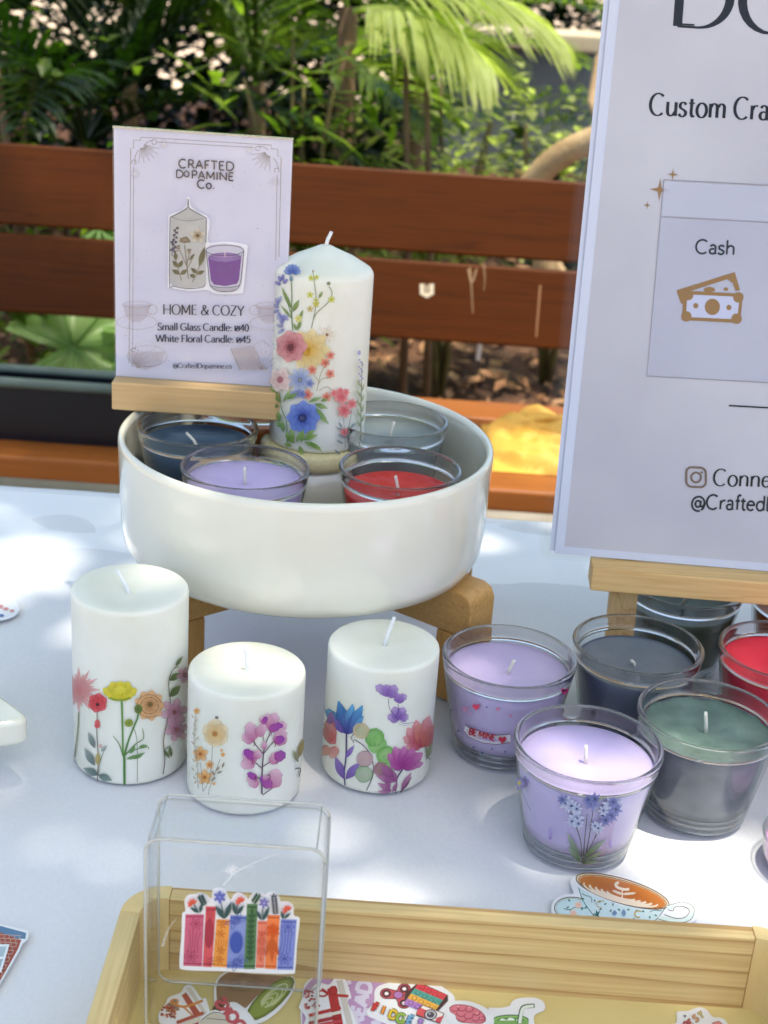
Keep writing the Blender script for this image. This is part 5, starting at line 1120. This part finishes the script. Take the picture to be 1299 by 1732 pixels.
A.blob(470, 735, 15, 14, '5c4a2c', '8a6a3c').ring(468, 740, 40, 38, 3, 'a8784a', .6).ring(466, 742, 56, 52, 3, 'a8784a', .5, 20, 300)
A.blob(373, 820, 20, 18, '6a7a34', '8a983c').blob(417, 756, 19, 22, '4a5a2c', '6a7a38').stroke([(417, 776), (412, 800)], 8, '4c7a38')
A.stroke([(560, 740), (548, 820), (532, 900), (538, 985), (530, 1055)], 5, '6c5a54', .85).stroke([(566, 738), (556, 640), (572, 580), (600, 560)], 4, '5a5a38', .9)
for (x, y, an, l_, w_) in ((560, 625, 35, 62, 30), (562, 700, 48, 70, 34), (588, 560, 55, 56, 16), (535, 945, -55, 45, 16), (568, 975, 100, 50, 18)): A.petal(x, y, an, l_, w_, '44562c', '6a7c48', .9, .85, 1.7)
A.stroke([(536, 945), (555, 928), (568, 940), (566, 972)], 4, '5a6a44', .9)
for (x, y, r) in ((582, 770, 66), (592, 850, 58), (630, 600, 40)):
    for j in range(6): A.petal(x, y, j*60+15, r, r*.62, 'b57a90', 'd4a4b4', .75, .6, 1, 0, .2)
    A.blob(x, y, 11, 12, '8a6a3c', '9a5a70', .9, .5)
A.build('floral_print', INK, T1)
# --- pillar 2
A = Art(on_round(-.0733, .7290, lambda z: .0344), CA)
for (an, l_, w_) in ((90, 70, 74), (30, 64, 66), (-35, 66, 72), (210, 60, 64), (150, 66, 70), (270, 62, 70)): A.petal(768, 870, an, l_, w_, 'e2bc78', 'f0dcb0', .75, .5, 1, 0, .12)
A.blob(767, 869, 15, 14, 'a86a2c', 'c98a40', .9, .3).blob(775, 795, 9, 7, '5a5a5a', None, .7)
for (x, y, r, a) in ((700, 962, 38, 'd98a3a'), (720, 1068, 38, 'e09a44'), (742, 1012, 22, 'd98a3a'), (683, 765, 16, 'd88838'), (803, 965, 12, 'dd8a34'), (797, 945, 8, 'dd8a34'), (762, 1098, 9, 'dd8a34')):
    for j in range(5): A.petal(x, y, 20+72*j, r, r*.75, a, 'edc080', .85, .65, 1, 0, .1)
    if r > 20: A.blob(x, y, r*.2, r*.2, '9a5a24')
for pts in (((680, 780), (670, 880), (684, 1000), (690, 1120)), ((755, 920), (752, 990), (740, 1080), (712, 1135)), ((790, 985), (768, 1050), (742, 1120), (738, 1150)), ((700, 1000), (708, 1080), (710, 1130))): A.stroke(list(pts), 3, '9a8a70', .7)
for k in range(16): A.petal(672+(k % 3)*4, 800+k*20, 60 if k % 2 else 125, 24, 8, 'b0a080', 'c8bca0', .7, .5, 1.8)
for (x, y, an) in ((770, 1040, 50), (775, 1050, 20), (765, 1060, 120), (750, 1085, 40), (800, 1025, 70)): A.petal(x, y, an, 28, 11, '7a6a58', '94846c', .8, .7, 1.8)
ST = '4c2c4c'
A.stroke([(982, 1145), (984, 1030), (995, 930), (1022, 862)], 7, ST, .95, 4).stroke([(988, 960), (945, 910)], 4, ST).stroke([(985, 1030), (935, 985)], 4, ST).stroke([(986, 1020), (1050, 980)], 4, ST).stroke([(990, 960), (1040, 900)], 4, ST).stroke([(982, 1080), (945, 1060)], 4, ST).stroke([(984, 1075), (1015, 1055)], 4, ST).stroke([(995, 930), (985, 850), (988, 810)], 3, ST).stroke([(985, 1150), (1030, 1118)], 4, ST)
LP, DP = 'd49ab8', '7c2c88'
for (x, y, an, l_, w_, d) in ((945, 905, 150, 62, 52, 0), (940, 905, 100, 92, 62, 0), (955, 880, 50, 70, 50, 0), (1020, 850, 70, 82, 60, 0), (1030, 850, 110, 80, 46, 0), (1045, 845, 20, 56, 52, 0), (1012, 852, 20, 72, 40, 1), (1060, 925, 80, 84, 66, 0), (1040, 905, 20, 50, 40, 1), (960, 990, 150, 78, 60, 0), (952, 1000, 190, 70, 56, 0), (950, 985, 140, 66, 42, 1), (955, 985, 70, 44, 40, 0), (1030, 1010, 70, 60, 50, 0), (1040, 985, 30, 58, 50, 1), (950, 1070, 200, 40, 40, 0), (970, 1100, 170, 52, 46, 0), (960, 1075, 150, 52, 32, 1), (1030, 1118, 75, 92, 72, 0), (1025, 1118, 130, 72, 48, 1), (1000, 1085, 100, 30, 26, 0), (990, 940, 80, 36, 28, 0), (990, 820, 110, 34, 30, 0), (985, 825, 60, 40, 26, 1)):
    A.petal(x, y, an, l_, w_, 'a84a90' if d else 'b8608c', '8c3a9c' if d else 'e2b4c8', .92 if d else .8, .9 if d else .7, 1, 0, .18)
for (x, y) in ((945, 900), (1040, 905), (935, 985), (1045, 980), (1015, 1055), (950, 1065), (1020, 855)): A.stroke([(x, y), (x+6, y+16), (x-2, y+26)], 5, '6a2048', .9, 2)
A.petal(1150, 980, 75, 90, 26, '7a6a34', '9a8a44', .85, .8, 1.8).petal(1148, 1000, 110, 60, 20, '6a6a44', '8a8a5c', .8, .8, 1.8).stroke([(1135, 1030), (1158, 1028), (1152, 1065)], 5, '44444c', .9)
A.build('floral_print', INK, T2)
# --- pillar 3
CB = (520, 1000, 2.706)
A = Art(on_round(.0055, .7600, lambda z: .0339), CB)
A.stroke([(178, 655), (176, 760), (168, 830), (172, 890)], 7, '3a3064', .95, 5)
for (x, y, an, l_, w_) in ((168, 860, 112, 110, 40), (176, 860, 50, 100, 42), (172, 765, 55, 72, 24), (160, 650, 120, 90, 36)): A.petal(x, y, an, l_, w_, '6a4a9c', '9474c4', .85, .75, 1.7, 0, .2)
for (an, l_, w_, b) in ((130, 172, 54, '5cb4d4'), (105, 158, 60, '3a8ac4'), (80, 140, 62, '62b0dc'), (62, 150, 56, '4a9ccc'), (48, 112, 44, '5ca4d0')): A.petal(182, 655, an, l_, w_, '4a2c86', b, .9, .85, 1.7, 0, .25)
for (an) in (125, 100, 75, 55): A.stroke([(182, 650), (182+70*cos(rad(an)), 650-70*sin(rad(an))), (182+135*cos(rad(an)), 650-135*sin(rad(an)))], 2.5, '2c4a8a', .7, 1)
for (x, y, an, l_, w_, a, b) in ((108, 690, 95, 110, 60, 'c85a5c', 'dc8c86'), (128, 700, 130, 100, 46, 'd0646a', 'e3a090'), (105, 720, 200, 60, 50, 'd88a70', 'ecb8a0'), (130, 710, 250, 60, 46, 'd87a78', 'ecb0a0'), (100, 610, 80, 60, 30, '8a5a9c', 'b080b8')): A.petal(x, y, an, l_, w_, a, b, .75, .6, 1, 0, .2)
A.stroke([(270, 912), (300, 840), (296, 770), (262, 712), (215, 680)], 4, '4c3c4c', .9).stroke([(298, 830), (330, 775), (360, 750)], 4, '4c3c4c', .8)
for (x, y, r, a, b) in ((307, 672, 46, '8cc06a', '6aa850'), (318, 700, 44, 'a0cc7c', '78b45c'), (360, 752, 46, '9ccc74', '74b058'), (385, 790, 36, 'a8c88c', '8cb47c'), (245, 640, 38, 'b4bc8c', 'c4b08c'), (262, 768, 38, 'c8a8a0', 'b8949c'), (258, 838, 40, 'b4bca0', '9cb490'), (335, 815, 34, '98706c', 'a4707c')): A.blob(x, y, r, r*.98, a, b, .62, .8, wob=.04)
for (x, y) in ((307, 672), (360, 752), (262, 768), (258, 838)): A.ring(x, y, 38, 36, 2, '5a7a4a', .5)
for (x, y, an, l_, w_) in ((375, 470, 150, 74, 46), (378, 485, 110, 62, 50), (380, 490, 70, 66, 52), (405, 505, 30, 58, 40), (415, 512, 80, 44, 46), (415, 595, 150, 56, 40), (418, 590, 110, 66, 48), (420, 588, 70, 62, 46), (425, 590, 35, 44, 40)): A.petal(x, y, an, l_, w_, '7c50a4', 'b08cd0', .75, .6, 1, 0, .2)
A.stroke([(372, 490), (374, 530), (392, 560), (415, 590)], 2.6, '5c4080', .8).stroke([(415, 515), (416, 550), (402, 580)], 2.6, '5c4080', .8).stroke([(418, 590), (440, 605), (480, 602), (508, 600)], 2.6, '8a70b0', .6).stroke([(400, 590), (430, 612), (470, 612)], 2, '8a70b0', .5)
for (an, l_, w_) in ((150, 95, 48), (125, 110, 56), (100, 128, 56), (75, 150, 56), (55, 120, 54), (175, 70, 36)): A.petal(520, 715, an, l_, w_, 'b83a54', 'e88a94', .75, .55, 1.4, 0, .25)
for (an, l_, w_) in ((100, 110, 60), (60, 120, 60)): A.petal(528, 712, an, l_, w_, 'd06a5c', 'eba48c', .5, .4, 1)
A.stroke([(542, 705), (548, 745), (562, 770)], 5, '5a6a3c', .85).petal(545, 770, 70, 90, 26, '6a7c44', '94a468', .6, .5, 1.7)
for (an, l_, w_) in ((160, 62, 38), (135, 96, 48), (110, 108, 52), (85, 104, 50), (60, 108, 52), (38, 118, 50), (15, 100, 38)): A.petal(435, 812, an, l_, w_, '9c2c86', 'cc6cb0', .85, .7, 1.4, 0, .25)
A.stroke([(436, 815), (410, 860), (404, 925)], 7, '4a2c5c', .95, 4)
for (x, y, an, l_, w_) in ((378, 905, 110, 66, 26), (385, 915, 150, 74, 28), (384, 918, 180, 64, 20), (388, 920, 60, 50, 20), (410, 875, 120, 76, 34), (405, 870, 165, 92, 40), (395, 850, 140, 80, 46), (430, 915, 62, 96, 28)): A.petal(x, y, an, l_, w_, '8a3a7c', 'b4709c', .8, .7, 1.7, 0, .2)
A.stroke([(425, 920), (455, 885), (478, 850)], 6, '4a1c3c', .9, 3)
for k in range(7): A.blob(205+6*cos(k), 690-k*6, 3, 3, '5a4a60', None, .8)
A.build('floral_print', INK, T3)
# --- tall candle
CT = (430, 380, 3.021)
A = Art(on_round(-.0508, .940, lambda z: .0334), CT)
GRN, GR2 = '5c7a38', '8aa050'
A.stroke([(188, 275), (192, 360), (190, 440), (196, 540)], 5, GRN, .9).stroke([(146, 330), (170, 400), (192, 470)], 4, GRN, .85).stroke([(298, 230), (308, 300), (316, 400), (292, 530)], 4, '6a7a50', .85).stroke([(382, 315), (398, 350), (375, 400), (320, 450), (300, 490)], 4, '6a7a50', .85)
for (x, y, an, l_, w_) in ((190, 430, 115, 120, 20), (196, 445, 62, 70, 26), (192, 480, 130, 90, 14), (220, 540, 70, 60, 20), (215, 540, 110, 40, 16), (330, 375, 60, 40, 16), (232, 480, 70, 50, 16)): A.petal(x, y, an, l_, w_, GRN, GR2, .85, .7, 1.8)
for (an) in (10, 40, 90, 140, 170, 65, 115): A.petal(195, 245, an, 46, 30, '3c5aa8', '7492cc', .9, .8, 1, 0, .2)
A.petal(188, 290, 90, 30, 20, '6a8a8a', '5a7aa8', .8, .7)
for (x, y, an) in ((142, 285, 80), (138, 290, 120), (135, 305, 160), (146, 300, 40)): A.petal(x, y, an, 34, 20, '5c58a0', '8c8cc4', .85, .7)
for k in range(12): A.petal(118+k*3.2, 400+k*12, 60+k*47, 42, 20, '6c70b4', 'a8acd8', .7, .45)
for (x, y, r, a) in ((290, 272, 17, 'c4c84c'), (318, 268, 15, 'c4c84c'), (285, 358, 18, 'ccd05c'), (395, 382, 19, 'ccd058'), (315, 405, 19, 'c8c458'), (285, 430, 18, 'c8b878'), (225, 480, 22, 'd8d478'), (300, 240, 8, 'd8c0a0'), (380, 300, 12, '6a7a50'), (315, 385, 14, 'd0d070')):
    for j in range(5): A.petal(x, y, 72*j+r, r, r*.8, a, a, .8, .55)
    A.blob(x, y, 4, 4, '8a7a34', None, .7)
for j in range(6): A.petal(372, 562, 60*j+10, 56, 30, 'e0d0b8', 'f0e8dc', .7, .4, 1.6)
A.blob(372, 562, 8, 8, '8a6a4c')
for k in range(2):
    for j in range(9): A.petal(280, 640, 40*j+k*20, 112-k*34, 66-k*10, 'd8a838' if k else 'dcb050', 'eedca0', .85, .6, 1, 0, .15)
A.blob(268, 648, 24, 24, 'c89428', 'd8a838', .9, .3)
for j in range(24): A.stroke([(275, 645), (275+80*cos(j*.262), 645+85*sin(j*.262))], 1.6, 'c09030', .4, 1, False)
for k in range(2):
    for j in range(7): A.petal(188, 622, 51*j+k*25, 84-k*22, 72-k*14, 'b0545c' if k else 'c06a70', 'dc9c9c', .9, .8, 1, 0, .22)
for j in range(26): A.stroke([(186, 625), (186+66*cos(j*.2417), 625+70*sin(j*.2417))], 1.8, '9c4a54', .5, 1, False)
A.blob(185, 628, 19, 20, '4c2c2c', '7c3c44', 1, .7)
for k in range(12): A.blob(185+26*cos(k*.55), 628+27*sin(k*.55), 3, 3, '6a3038')
for (x, y, r) in ((390, 668, 24), (362, 706, 26), (296, 742, 26), (388, 762, 26), (272, 868, 30), (370, 880, 26)):
    for j in range(5): A.petal(x, y, 72*j+y, r, r*.75, 'cc6050', 'e8a088', .85, .7, 1, 0, .1)
    A.blob(x, y, 4, 4, '8a3a30')
A.stroke([(388, 690), (350, 740), (330, 800), (320, 850)], 3, '7a7a54', .8).stroke([(385, 780), (345, 790), (325, 820)], 3, '7a7a54', .8).stroke([(330, 850), (370, 828), (400, 850)], 3, '7a7a54', .8).stroke([(300, 760), (330, 800)], 3, '7a7a54', .8)
for k in range(2):
    for j in range(6): A.petal(134, 792, 60*j+k*30+8, 66-k*16, 46, 'dcb4ac', 'efdcd4', .85, .7, 1, 0, .15)
A.blob(132, 792, 16, 18, '9c5a64', 'b87c84', .95, .6)
for j in range(9): A.petal(234, 792, 40*j+5, 66, 30, '7c8cbc', 'b8c4dc', .85, .65, 1.3, 0, .15)
A.blob(234, 794, 11, 11, '5c6478').blob(234, 794, 5, 5, 'a8a878')
for (x, y) in ((285, 812), (205, 868), (225, 860), (245, 868)):
    for j in range(5): A.petal(x, y, 72*j, 24, 18, '5c6ca8', '94a0cc', .8, .6)
for (x, y, an, l_, w_) in ((130, 910, 120, 96, 28), (125, 930, 165, 52, 26), (150, 905, 60, 70, 22), (170, 890, 30, 60, 22), (130, 1010, 100, 60, 26), (140, 1030, 150, 40, 26), (300, 930, -48, 120, 32), (310, 915, -20, 70, 26), (280, 905, 20, 70, 20), (150, 1060, 100, 60, 24), (340, 900, 10, 40, 16)): A.petal(x, y, an, l_, w_, '4c7434', '8cac5c', .88, .75, 1.8)
A.stroke([(130, 860), (140, 940), (165, 1010), (168, 1120)], 5, '5c7a44', .9).stroke([(168, 1120), (180, 1060), (210, 1010)], 4, '5c7a44', .9)
for k in range(2):
    for j in range(8): A.petal(250, 985, 45*j+k*22, 88-k*22, 64-k*12, '3048a0' if k else '3c5ab4', '7c94d8', .95, .85, 1, 0, .22)
A.blob(246, 988, 23, 23, '20284c', '3c4678', 1, .8).blob(246, 988, 10, 10, '6a6a80')
for j in range(24): A.stroke([(248, 987), (248+74*cos(j*.262), 987+76*sin(j*.262))], 1.6, '28388c', .45, 1, False)
for (x, y, an, l_) in ((200, 1110, 100, 70), (205, 1115, 140, 62), (215, 1110, 60, 72), (240, 1110, 80, 60), (250, 1100, 20, 80), (255, 1110, -20, 90), (280, 1110, -35, 80), (230, 1130, -70, 50), (190, 1130, 165, 40), (265, 1090, 45, 60), (180, 1105, 110, 50)): A.petal(x, y, an, l_, 24, '5c8434', '98b458', .88, .75, 1.8)
for (x, y, r) in ((410, 862, 22), (446, 880, 40), (462, 950, 40), (500, 915, 28), (462, 1060, 26), (440, 850, 20), (470, 855, 20)):
    for j in range(6): A.petal(x, y, 60*j+x, r, r*.7, 'd85c64', 'ec9c9c', .85, .7, 1, 0, .1)
A.stroke([(456, 985), (462, 1060), (466, 1140)], 3, '6a7a78', .8).stroke([(498, 945), (488, 1010), (470, 1090)], 3, '6a7a78', .8)
for (x, y, an) in ((462, 1090, 150), (470, 1085, 40), (455, 1050, 160), (490, 1040, 45), (485, 1065, 30), (455, 1120, 150), (440, 1175, 140), (450, 1040, 120)): A.petal(x, y, an, 42, 12, '5c7078', '8c9ca0', .85, .7, 1.8)
A.stroke([(552, 700), (548, 820), (545, 960), (545, 1100)], 5, '5c6a4c', .85)
for k in range(10): A.blob(545+(k % 3)*8-8, 690+k*12, 7, 6, '8c8cc0', None, .6)
for k in range(9): A.petal(546, 830+k*26, 70 if k % 2 else 120, 46, 14, '6a7c44', '94a468', .8, .6, 1.8)
A.blob(536, 655, 9, 13, '8484c0', None, .7)
for (x, y, an, l_) in ((100, 560, 80, 90), (102, 620, 100, 60), (104, 700, 80, 60), (100, 640, 70, 40)): A.petal(x, y, an, l_, 16, 'c8ccb8', 'dcdcd0', .6, .4, 1.8)
A.build('floral_print', INK, T4)
# --- wildflower glass
CG = (820, 960, 2.712)
A = Art(on_round(.1238, .6931, r_out), CG)
A.stroke([(450, 1360), (458, 1250), (470, 1130)], 5, '4a5240', .95, 3).stroke([(455, 1360), (480, 1230), (498, 1100)], 5, '4a5240', .95, 3).stroke([(446, 1355), (440, 1260), (415, 1180)], 4, '4a5240', .9, 3).stroke([(460, 1355), (500, 1250), (560, 1170)], 4, '4a5240', .9, 3).stroke([(440, 1250), (400, 1130), (370, 1090)], 3, '5a6258', .9).stroke([(500, 1250), (520, 1200)], 3, '5a6258', .9).stroke([(555, 1175), (575, 1110)], 3, '5a6258', .9).stroke([(466, 1340), (520, 1345)], 5, '3c4a34', .9, 2)
for (x, y, an, l_, w_) in ((440, 1350, 115, 150, 26), (436, 1350, 128, 90, 22), (455, 1330, 40, 130, 26), (462, 1345, 28, 90, 20), (450, 1358, 8, 70, 14)): A.petal(x, y, an, l_, w_, '4c6440', '98a88c', .9, .8, 1.9)
def bell(x, y, r, d):
    for j in range(7): A.petal(x, y, 51*j+x, r, r*.42, '525a96' if d else '8890b8', '9498c8' if d else 'dcdfee', .92, .85, 1.8)
    A.blob(x, y, r*.18, r*.18, '4a4a6c')
for (x, y, r, d) in ((375, 1080, 38, 0), (355, 1065, 26, 1), (398, 1095, 34, 0), (422, 1108, 28, 0), (420, 1150, 40, 0), (400, 1165, 28, 0), (430, 1175, 28, 0), (490, 1078, 42, 1), (505, 1062, 34, 1), (475, 1065, 26, 1), (580, 1090, 42, 0), (610, 1090, 32, 0), (560, 1120, 34, 0), (600, 1110, 36, 1), (580, 1140, 36, 1), (555, 1160, 32, 1), (545, 1115, 26, 0), (520, 1195, 30, 0), (505, 1185, 22, 0), (590, 1075, 30, 1)): bell(x, y, r, d)
A.stroke([(520, 1070), (545, 1055), (580, 1048)], 8, 'a8ac70', .6, 2)
for j in range(6): A.petal(160, 990, 60*j+10, 30, 20, 'a49ac0', '7c74a8', .85, .7)
A.blob(158, 988, 8, 9, 'c8b83c').stroke([(165, 1010), (185, 1060), (210, 1115)], 2.5, '7a7a8c', .7)
A.petal(300, 1250, 90, 62, 20, '7c60b4', '9880c4', .6, .3).petal(575, 1290, 90, 50, 18, '7c60b4', '9880c4', .5, .3)
A.build('flower_print', INK, T_lav)
# --- banner glass
A = Art(on_round(.0846, .7905, r_out), CB)
A.poly([(722, 612), (735, 622), (800, 645), (860, 660), (928, 655), (930, 692), (865, 702), (800, 694), (738, 668), (718, 640)], 'e8dfe4', .95).stroke([(722, 612), (735, 622), (800, 645), (860, 660), (928, 655)], 3, '6a5058', .8, None, False).stroke([(718, 642), (738, 668), (800, 694), (865, 702), (930, 692)], 3, '6a5058', .8, None, False)
text(A, 'BE MINE', 736, 654, 38, 'b02038', wt=.15, dx=(.965, .262), dy=(.2, -.98), xs=.87, sy=1.05)
def heart(x, y, s_, col, a=1):
    A.poly([(x, y+s_), (x-s_*.95, y), (x-s_*.9, y-s_*.55), (x-s_*.45, y-s_*.8), (x, y-s_*.4), (x+s_*.45, y-s_*.8), (x+s_*.9, y-s_*.55), (x+s_*.95, y)], col, a, True)
heart(892, 680, 18, 'c03048'); heart(772, 530, 17, 'd84a68'); heart(872, 540, 10, 'd884a0', .9); heart(722, 540, 14, 'dc8cb0', .7); heart(1178, 458, 18, 'c83c78'); heart(745, 560, 7, 'e0a0c0', .8); heart(930, 570, 9, 'd890b0', .7)
for (x, y) in ((690, 640), (760, 715), (845, 722), (655, 545), (1180, 520), (820, 530), (905, 735), (800, 740)): A.blob(x, y, 5, 5, '5a6ca0', None, .7)
A.build('banner_print', INK, T_ban)['kind'] = 'stuff'

# ================================================================== white plate at the left
T = thing('raised_plate', 'corner of a thick white glazed plate raised above the cloth at the left edge', 'plate', (-.28, .72, 0))
P0 = Vector((-.1930, .7085)); d1 = Vector((-.72, .69)); d2 = Vector((-.93, -.36)); q = [P0, P0+d1*.13, P0+d1*.13+d2*.15, P0+d2*.15]
o = []
for i in range(4):
    a, b, c_ = q[i-1], q[i], q[(i+1) % 4]; u = (a-b).normalized(); v = (c_-b).normalized(); r = .014
    for k in range(9): t = k/8; o.append(tuple((b+u*r)*(1-t)**2+b*2*t*(1-t)+(b+v*r)*t*t))
m = MB(); m.prism(o, lambda a, b: Vector((a, b, .030)), lambda a, b: Vector((a, b, .0475))); part('plate_top', m, CERAMIC, T, bevel=.004)
ctr = (q[0]+q[2])/2; m = MB(); m.lathe([(.0001, 0), (.035, 0), (.036, .004), (.026, .012), (.024, .029), (.03, .0302)], 48, (ctr.x, ctr.y, 0)); part('pedestal', m, CERAMIC, T, True)
